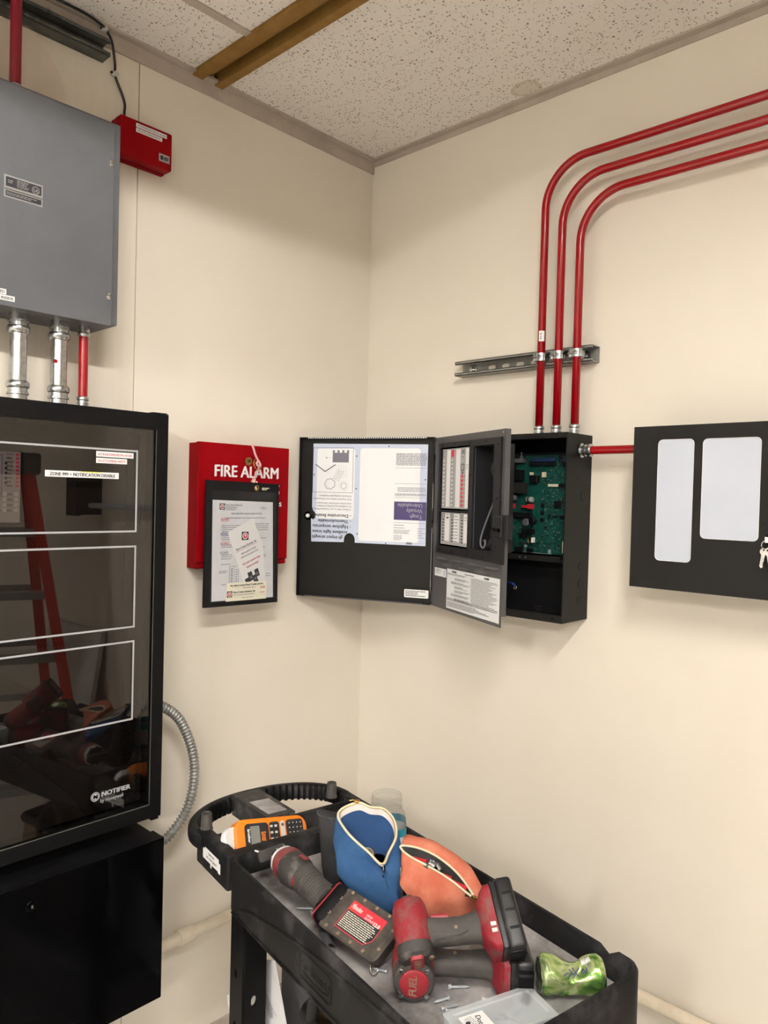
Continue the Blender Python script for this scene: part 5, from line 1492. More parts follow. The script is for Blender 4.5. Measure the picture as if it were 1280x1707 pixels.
# blue pouch: rim loop, outside rings, inside bowl
t = Thing('blue_pouch', 'open blue canvas zip pouch, its mouth gaping toward the front', 'pouch', CF, (.26, .22, TF))
rim = [(.1462, .2338, .967), (.131, .203, .956), (.139, .1865, .945), (.172, .182, .932), (.2031, .1856, .920), (.2421, .1968, .905), (.2786, .2035, .893), (.2644, .2308, .905), (.2487, .2608, .925), (.216, .2803, .942), (.183, .277, .956), (.1655, .2525, .960)]
rimd = densify(rim, 5)
cr = sum(rimd, Vector())/len(rimd)
def ellring(cx, cy, z, a, b, pts, rip=0., e=2.4, seed=0):
    o = []
    for p in pts:
        d = p-cr
        ang = math.atan2(d.dot(FW)/.07, d.dot(RR)/.06)
        ct, st = math.cos(ang), math.sin(ang)
        q_ = Vector((cx, cy, z))+RR*(a*math.copysign(abs(ct)**(2/e), ct))+FW*(b*math.copysign(abs(st)**(2/e), st))
        n = (RR*ct+FW*st)
        q_ += n*rip*(math.sin(5*ang+z*90+seed)+.5*math.sin(9*ang-z*130))
        o.append(q_)
    return o
r0 = rimd
r05 = [p+Vector((0, 0, -.012))+((p-cr)*Vector((.10, .10, 0))) for p in rimd]
R1_ = ellring(.224, .2035, .905, .074, .052, rimd, .001)
r1 = [a.lerp(b, .72)+Vector((0, 0, -.004)) for a, b in zip(r05, R1_)]
outer = [r0, [p+Vector((0, 0, -.0035))+(p-cr)*.03 for p in r0], r05, r1, ellring(.240, .2045, .868, .069, .042, rimd, .0036), ellring(.256, .2095, .838, .058, .037, rimd, .0052, seed=1), ellring(.266, .2185, .813, .046, .032, rimd, .0035, seed=2), ellring(.270, .2240, TF+.001, .038, .028, rimd, .002)]
bm = NB(); loft(bm, outer, cap=False); f = bm.faces.new([bm.verts.new(p) for p in outer[-1]]); bmesh.ops.remove_doubles(bm, verts=bm.verts, dist=1e-5); bmesh.ops.recalc_face_normals(bm, faces=bm.faces)
bl = t.part('bag', bm, 'blue_cloth', True)
inner = [r0, [cr+(p-cr)*.93+Vector((0, 0, -.012)) for p in r0]]
bm = NB(); loft(bm, inner, cap=False); t.part('lining', bm, 'lining', True)
inner2 = [inner[1], [Vector((.225, .213, 0))+(p-cr)*Vector((.72, .72, 0))+Vector((0, 0, .898+(p.z-cr.z)*.5)) for p in r0], [Vector((.238, .212, 0))+(p-cr)*Vector((.55, .55, 0))+Vector((0, 0, .872)) for p in r0]]
bm = NB(); loft(bm, inner2, cap=False); bm.faces.new([bm.verts.new(p) for p in inner2[-1]]); t.part('inside', bm, 'blue_in', True)
bm = NB(); tube(bm, [p+Vector((0, 0, .001)) for p in r0], .0026, 8, closed=True); zp = t.part('zip_tape', bm, 'zip_tape', True)
bm = NB(); n = len(r0)
tube(bm, [cr+(p-cr)*.965+Vector((0, 0, .0015)) for p in r0], .0012, 6, closed=True); zp.part('zip_teeth', bm, 'zip_teeth', True)
bm = NB(); p = Vector((.2805, .2030, .893)); box(bm, -.004, .004, -.005, .005, -.002, .003, bev=.001, M=T(p) @ RZ(36)); tube(bm, catmull([p+Vector((.001, 0, .002)), p+Vector((.006, -.002, .0)), p+Vector((.009, -.004, -.010)), p+Vector((.010, -.005, -.018))], 4), .0011, 6); zp.part('zip_slider', bm, 'chrome', 40)
bm = NB(); p = Vector((.144, .232, .970)); box(bm, -.005, .005, -.005, .005, -.002, .003, bev=.001, M=T(p) @ RZ(36)); tube(bm, catmull([p, p+Vector((-.004, -.008, .004)), p+Vector((-.006, -.016, .003))], 4), .0014, 6); zp.part('zip_slider', bm, 'brass', 40)
bm = NB(); tube(bm, catmull([(.285, .2035, .885), (.292, .204, .868), (.298, .207, .85), (.302, .212, .825), (.303, .215, .80)], 5), .0009, 5); t.part('front_seam', bm, 'blue_in', True)
# sockets inside
for k, (x, y, z, r, mm) in enumerate(((.222, .206, .890, .0135, 'galv'), (.246, .208, .884, .011, 'black_gloss'), (.235, .227, .882, .010, 'black_gloss'), (.205, .222, .882, .012, 'rubber'))):
    tt = Thing('socket_bit', ['silver socket peeking out of the blue pouch', 'dark socket beside the silver one in the blue pouch', 'dark socket at the far side inside the blue pouch', 'rubber bit holder at the back inside the blue pouch'][k], 'socket', CF, (x, y, z-.012), group='sockets in the blue pouch')
    bm = NB(); lathe(bm, [(r*.9, -.012), (r, -.01), (r, .008), (r*.9, .010), (r*.55, .010), (r*.5, .002)], T(x, y, z) @ RY(35) @ RX(30*k), 16); tt.part('body', bm, mm, 40)
    if k == 0:
        bm = NB(); lathe(bm, [(r*1.03, -.004), (r*1.03, -.001)], T(x, y, z) @ RY(35) @ RX(0), 16); tt.part('band', bm, 'black_gloss', 40)

# orange pouch
t = Thing('orange_pouch', 'faded orange canvas zip pouch half open beside the blue one', 'pouch', CF, (.38, .29, TF))
rim_t = [(.282, .2477, .922), (.3031, .2655, .923), (.3279, .2801, .92), (.3604, .289, .915), (.3952, .2951, .905), (.4262, .294, .895), (.4608, .2856, .885)]
rim_l = [(.443, .284, .885), (.4105, .279, .893), (.375, .272, .899), (.340, .262, .904), (.318, .252, .909), (.296, .2445, .916)]
ridge = [(.2707, .2644, .933), (.2931, .2829, .938), (.324, .2979, .937), (.3605, .307, .932), (.3931, .3158, .922), (.4205, .3203, .910), (.463, .300, .889)]
rback = [(.285, .300, .87), (.305, .315, .87), (.335, .328, .87), (.365, .338, .87), (.40, .345, .868), (.43, .345, .865), (.452, .325, .86)]
fback = [(.30, .305, TF), (.315, .315, TF), (.34, .325, TF), (.37, .335, TF), (.40, .34, TF), (.425, .338, TF), (.44, .325, TF)]
front = [(.4290, .284, .862), (.412, .264, .853), (.392, .246, .849), (.370, .229, .849), (.347, .219, .857), (.318, .219, .874)]
front2 = [(.428, .304, .832), (.415, .280, .828), (.394, .262, .826), (.372, .248, .826), (.35, .244, .83), (.325, .25, .836)]
ffront = [(.432, .30, TF), (.425, .275, TF), (.40, .255, TF), (.375, .24, TF), (.35, .235, TF), (.322, .25, TF)]
def loopd(a, b): return densify(a+b, 4)
L0_ = loopd(rim_t, rim_l)
co = sum(L0_, Vector())/len(L0_)
def pert(L_, a, s, seed): return [p+Vector((0, 0, 1))*cloth_noise(p, a, s, seed)+FW*cloth_noise(p, a*.7, s*1.2, seed+2) for p in L_]
bm = NB(); rings = [L0_, pert(loopd([tuple(Vector(a).lerp(Vector(b), .5)) for a, b in zip(rim_t, ridge)], [tuple(Vector(a).lerp(Vector(b), .25)+Vector((0, 0, .003))) for a, b in zip(rim_l, front)]), .0005, 90, 0), pert(loopd(ridge, [tuple(Vector(a).lerp(Vector(b), .6)) for a, b in zip(rim_l, front)]), .001, 70, 1), pert(loopd(rback, front), .0038, 75, 2), pert(loopd(rback, front2), .004, 85, 3), loopd(fback, ffront)]
loft(bm, rings, cap=False); bm.faces.new([bm.verts.new(p) for p in rings[-1]]); bmesh.ops.remove_doubles(bm, verts=bm.verts, dist=1e-5); bmesh.ops.recalc_face_normals(bm, faces=bm.faces)
t.part('bag', bm, 'orange_cloth', True)
bm = NB(); inn = [L0_, [co+(p-co)*.80+FW*.002+Vector((0, 0, -.010)) for p in L0_], [co+(p-co)*.5+FW*.003+Vector((0, 0, -.022)) for p in L0_]]
loft(bm, inn, cap=False); bm.faces.new([bm.verts.new(p) for p in inn[-1]]); t.part('inside', bm, 'black_cloth', True)
bm = NB(); tube(bm, [p+Vector((0, 0, .0012)) for p in L0_], .0023, 8, closed=True); zp = t.part('zip_tape', bm, 'zip_tape', True)
bm = NB(); tube(bm, [co+(p-co)*.975+Vector((0, 0, .0005)) for p in L0_], .0012, 6, closed=True); zp.part('zip_teeth', bm, 'solder', True)
bm = NB(); p = Vector((.462, .285, .886)); box(bm, -.005, .005, -.004, .004, -.002, .003, bev=.001, M=T(p)); tube(bm, catmull([p+Vector((.003, 0, .001)), p+Vector((.011, .002, .002)), p+Vector((.015, .001, -.004))], 4), .001, 6); zp.part('zip_slider', bm, 'brass', 40)
for k, (x, y, z, a, w_) in enumerate(((.322, .264, .904, 28, .016), (.416, .286, .888, 10, .020), (.386, .280, .893, 14, .012))):
    tt = Thing('red_connector', ['red plastic piece at the left end inside the orange pouch', 'red plastic piece at the right end inside the orange pouch', 'red plastic piece in the middle of the orange pouch'][k], 'plastic piece', CF, (x, y, z-.01), group='red pieces in the orange pouch')
    bm = NB(); box(bm, -w_, w_, -.005, .005, -.012, .004, bev=.0015, M=T(x, y, z) @ RZ(a) @ RX(15)); tt.part('block', bm, 'relay_red')
tt = Thing('hardware_pile', 'loose zinc couplings heaped inside the orange pouch', 'hardware', CF, (.35, .27, .88))
bm = NB(); rn = random.Random(4)
for k in range(16):
    x, y, z = .355+rn.uniform(-.014, .014), .274+rn.uniform(-.005, .005), .903+rn.uniform(-.004, .006)
    lathe(bm, [(.0032, -.006), (.0045, -.006), (.0045, .0), (.003, .001), (.003, .006)], T(x, y, z) @ RZ(rn.uniform(0, 360)) @ RX(rn.uniform(20, 100)), 8)
tt.part('couplings', bm, 'galv', 40, kind='stuff')
bm = NB(); tube(bm, [(.332, .264, .900), (.350, .268, .902)], [.006, .0065], 12); tt.part('dark_sleeve', bm, 'strut_dark', 40)

# screwdriver shaft between the pouches
t = Thing('screwdriver', 'thin steel screwdriver shaft standing between the blue and orange pouches', 'screwdriver', CF, (.325, .222, TF))
bm = NB(); tube(bm, [(.327, .220, .800), (.309, .228, .896)], .0028, 10); t.part('shaft', bm, 'galv', 40)
bm = NB(); lathe(bm, [(.0028, 0), (.0048, .002), (.0048, .008), (.003, .01)], T(.313, .2265, .872) @ RY(-10), 12); t.part('collar', bm, 'chrome', 40)

# ---- plastic jar without lid
t = Thing('plastic_jar', 'clear empty plastic jar with threaded neck and teal label, behind the pouches', 'jar', CF, (.135, .315, TF))
jx, jy = .135, .320
bm = NB()
def sq(h, r, e): return sring((jx, jy, h), RR, FW, r, r, e, 32)
rings = [sq(TF+.002, .040, 4), sq(TF+.006, .045, 4), sq(.905, .045, 4), sq(.918, .043, 3.2), sq(.928, .037, 2.4), sq(.931, .034, 2), sq(.936, .0335, 2), sq(.938, .0365, 2), sq(.940, .0365, 2), sq(.942, .0335, 2), sq(.950, .0335, 2), sq(.952, .0355, 2), sq(.954, .0355, 2), sq(.956, .0335, 2), sq(.964, .0335, 2), sq(.9655, .033, 2)]
loft(bm, rings, cap=False); t.part('glass_body', bm, 'clear_plastic', 40)
bm = NB(); loft(bm, [sq(.832, .0456, 4), sq(.885, .0456, 4)], cap=False); lb = t.part('paper_label', bm, 'paper', True)
bm = NB(); loft(bm, [sq(.885, .0457, 4), sq(.902, .0457, 4)], cap=False); loft(bm, [sq(.832, .0458, 4), sq(.838, .0458, 4)], cap=False); lb.part('label_band', bm, 'teal', True)
bm = NB()
p0 = Vector((jx, jy, .862))+RR*.034-FW*.0462
tube(bm, [p0-RR*.006-UP*.007, p0+RR*.006+UP*.007], .0012, 6); tube(bm, [p0+RR*.006+UP*.007+RR*.003*math.cos(a)+UP*.003*math.sin(a) for a in [k*.785 for k in range(8)]], .0011, 5, closed=True); tube(bm, [p0-RR*.006-UP*.007+RR*.003*math.cos(a)+UP*.003*math.sin(a) for a in [k*.785 for k in range(8)]], .0011, 5, closed=True)
lb.part('wrench_print', bm, 'ink', True)

# ---- power tools
def pathrings(bm, cs, X, Y, spec, e=2.4, n=24):
    return loft(bm, [sring(c, X, Y, a, b, e, n) for c, (a, b) in zip(cs, spec)])
# tool A: long-nosed cordless tool lying with its battery label up
tA = Thing('cordless_tool', 'worn red and gray cordless tool with big black battery, label up, nearest the handle end', 'power tool', CF, (.3, .09, TF))
bTL, bTR, bBR, bBL = [Vector(p)+RR*.010-FW*.004-UP*.006 for p in ((.2593, .1104, .884), (.4077, .1305, .872), (.4407, .0719, .832), (.2957, .0376, .842))]
d = ((bTR-bTL)+(bBR-bBL)).normalized(); e_ = ((bBL-bTL)+(bBR-bTR)).normalized(); e_ = (e_-d*e_.dot(d)).normalized(); nn = d.cross(e_).normalized()
if nn.z < 0: nn = -nn
cB = (bTL+bTR+bBR+bBL)/4
Lb, Wb = .150, .088
MB_ = Matrix(((d.x, e_.x, nn.x, cB.x), (d.y, e_.y, nn.y, cB.y), (d.z, e_.z, nn.z, cB.z), (0, 0, 0, 1)))     # x length, y width (towards camera), z out of the label
bm = NB()
def brr(z, s, r=.012, dx=0): return [Vector((x, y, z)) for x, y in rrect(dx, 0, Lb-s, Wb-s, r, 4)]
loft(bm, [brr(-.042, .030), brr(-.034, .016), brr(-.014, .004), brr(-.003, 0), brr(0, .006, .010)]); bt = tA.part('battery', trans(bm, MB_), 'battery_top', 40)
bm = NB(); box(bm, -Lb/2+.006, Lb/2-.006, -Wb/2+.006, Wb/2-.006, -.0002, .0006); bt.part('top_plate', trans(bm, MB_), 'battery_top')
for x, y in [(-.052+.032*k, s*(Wb/2-.006)) for k in range(4) for s in (-1, 1)]+[(-.066, -.018), (-.066, .016), (.068, -.02), (.068, .02)]:
    bm = NB(); lathe(bm, [(.0034, 0), (.0034, .0012), (.0018, .0012), (.0016, .0004)], T(x, y, .0004), 10); bt.part('case_screw', trans(bm, MB_), 'tan_leather')
lab = [(-.030, -.018), (.040, -.018), (.040, .018), (.032, .026), (-.030, .026)]
lab = [(-.038, -.028), (.048, -.028), (.048, .016), (.036, .030), (-.038, .030)]
MBt = MB_ @ Matrix(((1, 0, 0, 0), (0, 1, 0, 0), (0, 0, 1, .0008), (0, 0, 0, 1)))
bm = NB(); prism(bm, lab, 0, .0004, 'xy'); lbA = bt.part('printed_label', trans(bm, MBt), 'label_red')
MX = MBt @ T(0, 0, .0007) @ RX(90) @ Matrix.Scale(1, 4)
# text faces -y in its own plane: map (x, z) -> (x, -y)
MT = MB_ @ T(0, 0, .0017) @ Matrix(((1, 0, 0, 0), (0, 0, -1, 0), (0, -1, 0, 0), (0, 0, 0, 1)))
bm = NB(); prism(bm, [(-.0365, -.008), (.0465, -.008), (.0465, .0155), (.0355, .0285), (-.0365, .0285)], .0004, .0006, 'xy'); lbA.part('label_field', trans(bm, MBt), 'ink')
def flipfix(bm): bmesh.ops.reverse_faces(bm, faces=bm.faces); return bm
bm = NB(); merge(bm, text_bm('Milwaukee', .014, T(-.034, 0, .0135), width=.026, shear=.3)); merge(bm, text_bm('HIGH', .006, T(.004, 0, .0155))); merge(bm, text_bm('OUTPUT', .0055, T(.004, 0, .0095))); merge(bm, text_bm('12.0', .0095, T(.026, 0, .0075), bold=.0003))
lbA.part('lettering', flipfix(trans(bm, MT)), 'white')
bm = NB(); dashes(bm, -.034, .043, -.0265, .006, 0, 9, .0015, .1); lbA.part('fine_print', trans(bm, MT), 'paper_cream')
bm = NB(); tube(bm, [MB_ @ Vector(p) for p in catmull([(.058, .040, -.02), (.066, .05, -.024), (.074, .048, -.026), (.076, .038, -.022)], 4)], .0014, 6); tA.part('belt_clip', bm, 'chrome', True)
# foot between battery and handle
bm = NB(); loft(bm, [[MB_ @ Vector((x, y, z)) for (y, z) in rrect(yo, zo, wy, wz, .010, 4)] for x, yo, zo, wy, wz in ((-.060, 0, -.020, .080, .036), (-.075, 0, -.016, .086, .044), (-.088, -.001, -.014, .080, .042), (-.096, -.003, -.012, .060, .040))]); tA.part('foot', bm, 'black_cab', 40)
bm = NB(); loft(bm, [[MB_ @ Vector((x, y, z)) for (y, z) in rrect(yo, zo, wy, wz, .010, 4)] for x, yo, zo, wy, wz in ((-.0865, -.001, -.014, .083, .044), (-.0895, -.001, -.014, .083, .044))]); tA.part('red_trim', bm, 'tool_red2', 40)
# handle and body along the path towards the divider
P0 = MB_ @ Vector((-.093, -.003, -.013))
path = [P0, Vector((.196, .087, .853)), Vector((.180, .0845, .856)), Vector((.160, .082, .858)), Vector((.132, .080, .861)), Vector((.118, .079, .862))]
ax = (path[-1]-path[1]).normalized(); Xs = ax.cross(UP).normalized(); Ys = Xs.cross(ax)
bm = NB(); NR = 26; cs = []; sp_ = []
for k in range(NR+1):
    f = k/NR; p = P0.lerp(Vector((.172, .0840, .857)), f); cs.append(p)
    b0 = .029-.004*math.sin(math.pi*min(f*1.2, 1)) + (.0012 if (k % 2 and .1 < f < .75) else 0)
    sp_.append((b0, b0*.95))
pathrings(bm, cs, Xs, Ys, sp_); tA.part('ribbed_neck', bm, 'rubber', 30)
bm = NB(); pathrings(bm, [Vector(p) for p in ((.172, .084, .857), (.166, .0835, .857), (.15, .0825, .859), (.135, .081, .860), (.122, .080, .862))], Xs, Ys, [(.026, .025), (.031, .029), (.034, .032), (.035, .033), (.033, .031)]); bdy = tA.part('grip_body', bm, 'rubber_worn', 40)
for s, u_, lab_ in ((1, .155, None), (-1, .185, None)):
    bm = NB(); c = Vector((.155, .0825, .859)) if s > 0 else Vector((.182, .0845, .856))
    rr = []
    for q_ in (-.011, -.004, .004, .011):
        cc = c+ax*q_
        w0 = .0345 if s > 0 else .029
        rr.append([cc+Xs*w0*math.cos(a)*1.01+Ys*w0*.95*math.sin(a)*1.01 for a in [R((35 if s > 0 else 150)+10*j) for j in range(6)]])
    for i in range(3):
        for j in range(5):
            bm.faces.new([bm.verts.new(p) for p in (rr[i][j], rr[i][j+1], rr[i+1][j+1], rr[i+1][j])])
    bmesh.ops.remove_doubles(bm, verts=bm.verts, dist=1e-5)
    bmesh.ops.recalc_face_normals(bm, faces=bm.faces)
    bdy.part('red_inlay', bm, 'tool_red2', True)
bm = NB(); pathrings(bm, [Vector((.123, .080, .862)), Vector((.117, .0795, .8625)), Vector((.104, .0785, .8640)), Vector((.098, .078, .8645))], Xs, Ys, [(.033, .031), (.034, .032), (.031, .030), (.028, .027)]); tA.part('red_collar', bm, 'tool_red', 40)
bm = NB(); pathrings(bm, [Vector((.0985, .078, .8645)), Vector((.092, .0775, .865)), Vector((.0895, .0773, .865))], Xs, Ys, [(.0285, .0275), (.0275, .0265), (.025, .024)]); tA.part('white_collar', bm, 'white', 40)
bm = NB(); pathrings(bm, [Vector((.0897, .0773, .865)), Vector((.083, .0768, .8655)), Vector((.081, .0766, .866))], Xs, Ys, [(.0245, .0235), (.022, .021), (.014, .013)]); hdA = tA.part('nose', bm, 'black_cab', 40)
bm = NB()
for k in range(9):
    a = R(40*k); c = Vector((.0885, .0772, .865))+Xs*.0255*math.cos(a)+Ys*.0245*math.sin(a); box(bm, -.0012, .0012, -.0018, .0018, -.0035, .0035, M=T(c))
hdA.part('nose_vent', bm, 'galv')
bm = NB(); box(bm, -.007, .007, -.034, .030, -.010, .012, bev=.003, M=T(.066, .070, .868) @ RZ(8) @ RY(-20)); tA.part('blade_guard', bm, 'rubber', 40)
bm = NB(); tube(bm, [Vector((.062, .046, .872)), Vector((.050, .036, .876))], .0028, 8); tA.part('tip', bm, 'galv', 40)

def mtx(X, Y, Z, c): return Matrix(((X.x, Y.x, Z.x, c.x), (X.y, Y.y, Z.y, c.y), (X.z, Y.z, Z.z, c.z), (0, 0, 0, 1)))
def m18(M, th, cap='battery'):
    """pistol tool in its own frame: x = down the handle, y = barrel axis (rear at -y), z = sideways"""
    pass
def pistol(th, M, rear, nose, imp, s_=1., bo=0., hl=0., bl=0.):
    H_ = T(hl, bo, 0)
    X, Y, Z = Vector((1, 0, 0)), Vector((0, 1, 0)), Vector((0, 0, 1))
    def ring(y, a, b, x=0, e=2.3): return sring((x, y, 0), X, Z, a*s_, b*s_, e, 28)
    bm = NB(); loft(bm, [ring(rear+.004, .031, .031), ring(rear+.012, .0345, .0345), ring(rear+.045, .0345, .0345), ring(rear+.06, .033, .033)]); th.part('rubber_rear', trans(bm, M), 'rubber_worn', 40)
    bm = NB(); loft(bm, [ring(rear+.022, .0352, .0352), ring(rear+.05, .0362, .0358), ring(rear+.085-bl, .036, .0355), ring(rear+.105-bl, .033, .033), ring(rear+.115-bl, .028, .028)]); mh = th.part('motor_housing', trans(bm, M), 'tool_red', 40)
    bm = NB(); loft(bm, [ring(rear+.112-bl, .027, .027), ring(min(rear+.13, nose-.016), .025, .025), ring(nose-.012, .019, .019), ring(nose, .011, .011)]); th.part('nose_cone', trans(bm, M), 'rubber' if imp else 'black_cab', 40)
    # handle
    bm = NB(); rr = []
    for x, y, a, b in ((.020, rear+.060, .026, .021), (.034, rear+.058, .023, .0195), (.055, rear+.056, .0215, .0185), (.085, rear+.054, .0215, .0190), (.105, rear+.055, .024, .0205), (.118, rear+.057, .030, .024)):
        rr.append(sring((x+hl*max(0, (x-.02)/.1), y+bo, 0), Y, Z, a, b, 2.5, 24))
    loft(bm, rr); gp = th.part('grip', trans(bm, M), 'rubber', 40)
    bm = NB(); lathe(bm, [(.0032, 0), (.003, .0018)], T(.072, rear+.054, .0185), 12); lathe(bm, [(.0032, 0), (.003, .0018)], T(.072, rear+.054, -.0185) @ RX(180), 12); gp.part('grip_screw', trans(bm, M @ T(0, bo, 0)), 'tan_leather', 40)
    bm = NB(); tube(bm, catmull([(.032, rear+.038, .0175), (.05, rear+.04, .0195), (.075, rear+.041, .0185), (.092, rear+.046, .019)], 5), .0007, 5); gp.part('grip_seam', trans(bm, M @ T(0, bo, 0)), 'rubber_worn', True)
    # trigger
    bm = NB(); loft(bm, [sring((x, y, 0), Y, Z, .006, .008, 2.6, 12) for x, y in ((.034, rear+.082), (.045, rear+.080), (.058, rear+.080), (.064, rear+.077))]); th.part('trigger', trans(bm, M @ T(0, bo, 0)), 'tool_red2', 40)
    # foot (red) and battery
    bm = NB(); loft(bm, [[Vector((x, y, z)) for y, z in rrect(rear+.058, 0, wy, wz, .012, 4)] for x, wy, wz in ((.112, .052, .042), (.122, .086, .064), (.130, .104, .072), (.140, .106, .073))]); ft = th.part('foot', trans(bm, M @ H_), 'tool_red', 40)
    for s in (-1, 1):
        bm = NB(); frame_ = [(0, 0)]
        for q0, q1 in ((rear+.030, rear+.036), (rear+.040, rear+.046)): box(bm, .128, .137, q0, q1, s*.0366-.0008, s*.0366+.0008)
        ft.part('belt_slot', trans(bm, M @ H_), 'lining')
    bm = NB(); box(bm, .1405, .152, rear+.004, rear+.112, -.0355, .0355, bev=.003); box(bm, .150, .180, rear+.001, rear+.116, -.0375, .0375, bev=.007, seg=3); bt = th.part('battery', trans(bm, M @ H_), 'battery', 40)
    bm = NB(); box(bm, .152, .178, rear-.0012, rear+.002, -.026, -.020, bev=.001); box(bm, .152, .178, rear-.0012, rear+.002, -.014, .014, bev=.001); box(bm, .152, .178, rear-.0012, rear+.002, .020, .026, bev=.001)
    for k in range(3): box(bm, .158, .174, rear+.03+.028*k, rear+.034+.028*k, -.0385, .0385, bev=.001)
    box(bm, .1795, .1815, rear+.02, rear+.10, -.024, .024, bev=.001)
    bt.part('battery_rib', trans(bm, M @ H_), 'black_cab', 40)
    bm = NB()
    merge(bm, holed([rrect(.159, 0, .013, .052, .004), rrect(.159, 0, .0115, .0505, .0035)], rear+.1155, rear+.1168)); bt.part('gauge_outline', trans(bm, M @ H_), 'line_white')
    bm = NB(); box(bm, .1555, .163, rear+.1155, rear+.117, -.022, -.012); box(bm, .1565, .1615, rear+.1155, rear+.117, -.005, .016); bt.part('gauge_label', trans(bm, M @ H_), 'label_red')
    # rear badge
    return mh
# lower drill: barrel horizontal pointing away, handle to the right
def place(rearpt, barrel, handle, rear):
    Y = barrel.normalized(); X = (handle-Y*handle.dot(Y)).normalized(); Z = X.cross(Y)
    return mtx(X, Y, Z, rearpt-Y*rear)
d2 = Thing('cordless_drill', 'lower of two stacked red cordless drills, round rear cap facing out', 'power tool', CF, (.56, .16, TF), group='two red cordless drills')
M2 = place(Vector((.531, .0863, .833)), FW+UP*.02, RR, -.03)
mh = pistol(d2, M2, -.03, .09, False, hl=.020, bl=.020)
bm = NB(); lathe(bm, [(.0345, -.008), (.0345, 0), (.030, .004)], M2 @ T(0, -.026, 0) @ RX(90), 28); d2.part('rear_cap', bm, 'rubber', 40)
bm = NB(); lathe(bm, [(.0245, 0), (.0240, .003), (.021, .0045)], M2 @ T(0, -.0298, 0) @ RX(90), 28); rc = d2.part('red_badge', bm, 'tool_red2', 40)
MTd = M2 @ T(0, -.0345, 0) @ RY(90)
# FUEL reads along the handle
bm = NB(); merge(bm, text_bm('FUEL', .019, M2 @ T(.004, -.0346, -.0150) @ RY(-90) @ T(-.005, 0, 0), width=.034, bold=.0004, shear=.2)); rc.part('lettering', bm, 'tan_leather')
for a in (45, 135, 225, 315):
    bm = NB(); lathe(bm, [(.0042, 0), (.0042, .003), (.002, .004)], M2 @ T(.0295*math.cos(R(a)), -.029, .0295*math.sin(R(a))) @ RX(90), 10); d2.part('cap_screw', bm, 'galv', 40)
# upper drill: resting on the lower one, battery standing up
d1 = Thing('impact_driver', 'upper of two stacked red cordless drills, battery standing up at its right', 'power tool', CF, (.56, .18, .87), group='two red cordless drills')
bar = FW*math.cos(R(38))+UP*math.sin(R(38))-RR*.16
M1 = place(Vector((.5365, .0870, .8735)), bar, RR+UP*.08, -.03)
pistol(d1, M1, -.03, .072, True, .88, -.020, 0, .022)
bm = NB(); lathe(bm, [(.0305, -.010), (.0300, 0), (.024, .006)], M1 @ T(0, -.026, 0) @ RX(90), 28); cap1 = d1.part('rear_cap', bm, 'rubber_worn', 40)
bm = NB(); merge(bm, holed([rrect(0, 0, .022, .050, .006, 4)], -.0365, -.0305, M=M1)); rc = d1.part('red_badge', bm, 'tool_red2')
bm = NB(); merge(bm, text_bm('FUEL', .016, M1 @ T(.006, -.0368, -.020) @ RY(-90) @ T(0, 0, 0), width=.04, bold=.0004, shear=.2)); rc.part('lettering', bm, 'tan_leather')
bm = NB(); lathe(bm, [(.0045, 0), (.0045, .003)], M1 @ T(.024, -.0315, .012) @ RX(90), 10); d1.part('cap_screw', bm, 'tan_leather', 40)

# ---- crushed can
t = Thing('crushed_can', 'crumpled green and silver drink can lying on its side', 'can', CF, (.664, .328, TF))
bm = NB(); rn = random.Random(5)
NR, NS = 44, 56
cc = Vector((.659, .3245, TF+.0335)); Lc = .106
rings = []
for j in range(NR+1):
    f = j/NR; x = (f-.5)*Lc; ring = []
    for i in range(NS):
        a = 2*math.pi*i/NS
        r = .0325
        if f < .07: r = .0265+.006*min(1, f/.07)**.6
        if f > .94: r = .0285+.004*(1-f)/.06
        g = math.exp(-((f-.50)/.23)**2)
        # folded waist: faceted and pressed in
        r *= 1-g*(.06+.12*abs(math.sin(1.5*a+.6+6*(f-.5))))
        r -= .005*g*(1-abs(((5*a+9*f)/math.pi) % 2-1))
        y = r*math.cos(a); z = r*math.sin(a)
        z -= .005*g*max(0, math.cos(a-1.7))
        ring.append(cc+RR*(x+.008*g*math.sin(a))+FW*(y)+UP*(z-.003*g+.002))
    rings.append(ring)
loft(bm, rings); 
m = mat('can_print', '#7E9A5A', .25, .7, detail=3)
nt = m.node_tree; b = nt.nodes['Principled BSDF']
tc = nt.nodes.new('ShaderNodeTexCoord'); mp = nt.nodes.new('ShaderNodeMapping'); nz = nt.nodes.new('ShaderNodeTexNoise'); cr_ = nt.nodes.new('ShaderNodeValToRGB')
mp.inputs['Scale'].default_value = (14, 14, 22); nt.links.new(tc.outputs['Object'], mp.inputs[0]); nt.links.new(mp.outputs[0], nz.inputs['Vector']); nz.inputs['Scale'].default_value = 1.6; nz.inputs['Detail'].default_value = 3; nz.inputs['Distortion'].default_value = 1.2
nt.links.new(nz.outputs['Fac'], cr_.inputs['Fac'])
E_ = cr_.color_ramp.elements
E_[0].position = .30; E_[0].color = (*lin('#4A6E3C'), 1); E_[1].position = .72; E_[1].color = (*lin('#DCE6C4'), 1)
for ps, c_ in ((.40, '#6A9A48'), (.5, '#B4C882'), (.58, '#CCD8A8'), (.64, '#86A85E')):
    k = cr_.color_ramp.elements.new(ps); k.color = (*lin(c_), 1)
nt.links.new(cr_.outputs['Color'], b.inputs['Base Color'])
cb = t.part('body', bm, 'can_print', 25)
bm = NB(); M = mtx(FW, UP, RR, cc+RR*(-Lc/2))
lathe(bm, [(.0268, .002), (.0272, -.001), (.0262, -.0015), (.0250, .002), (.006, .003)], M, 32); t.part('lid', bm, 'galv', 40)
bm = NB(); box(bm, -.008, .008, -.006, .010, -.0025, -.001, bev=.001, M=M); t.part('pull_tab', bm, 'galv')
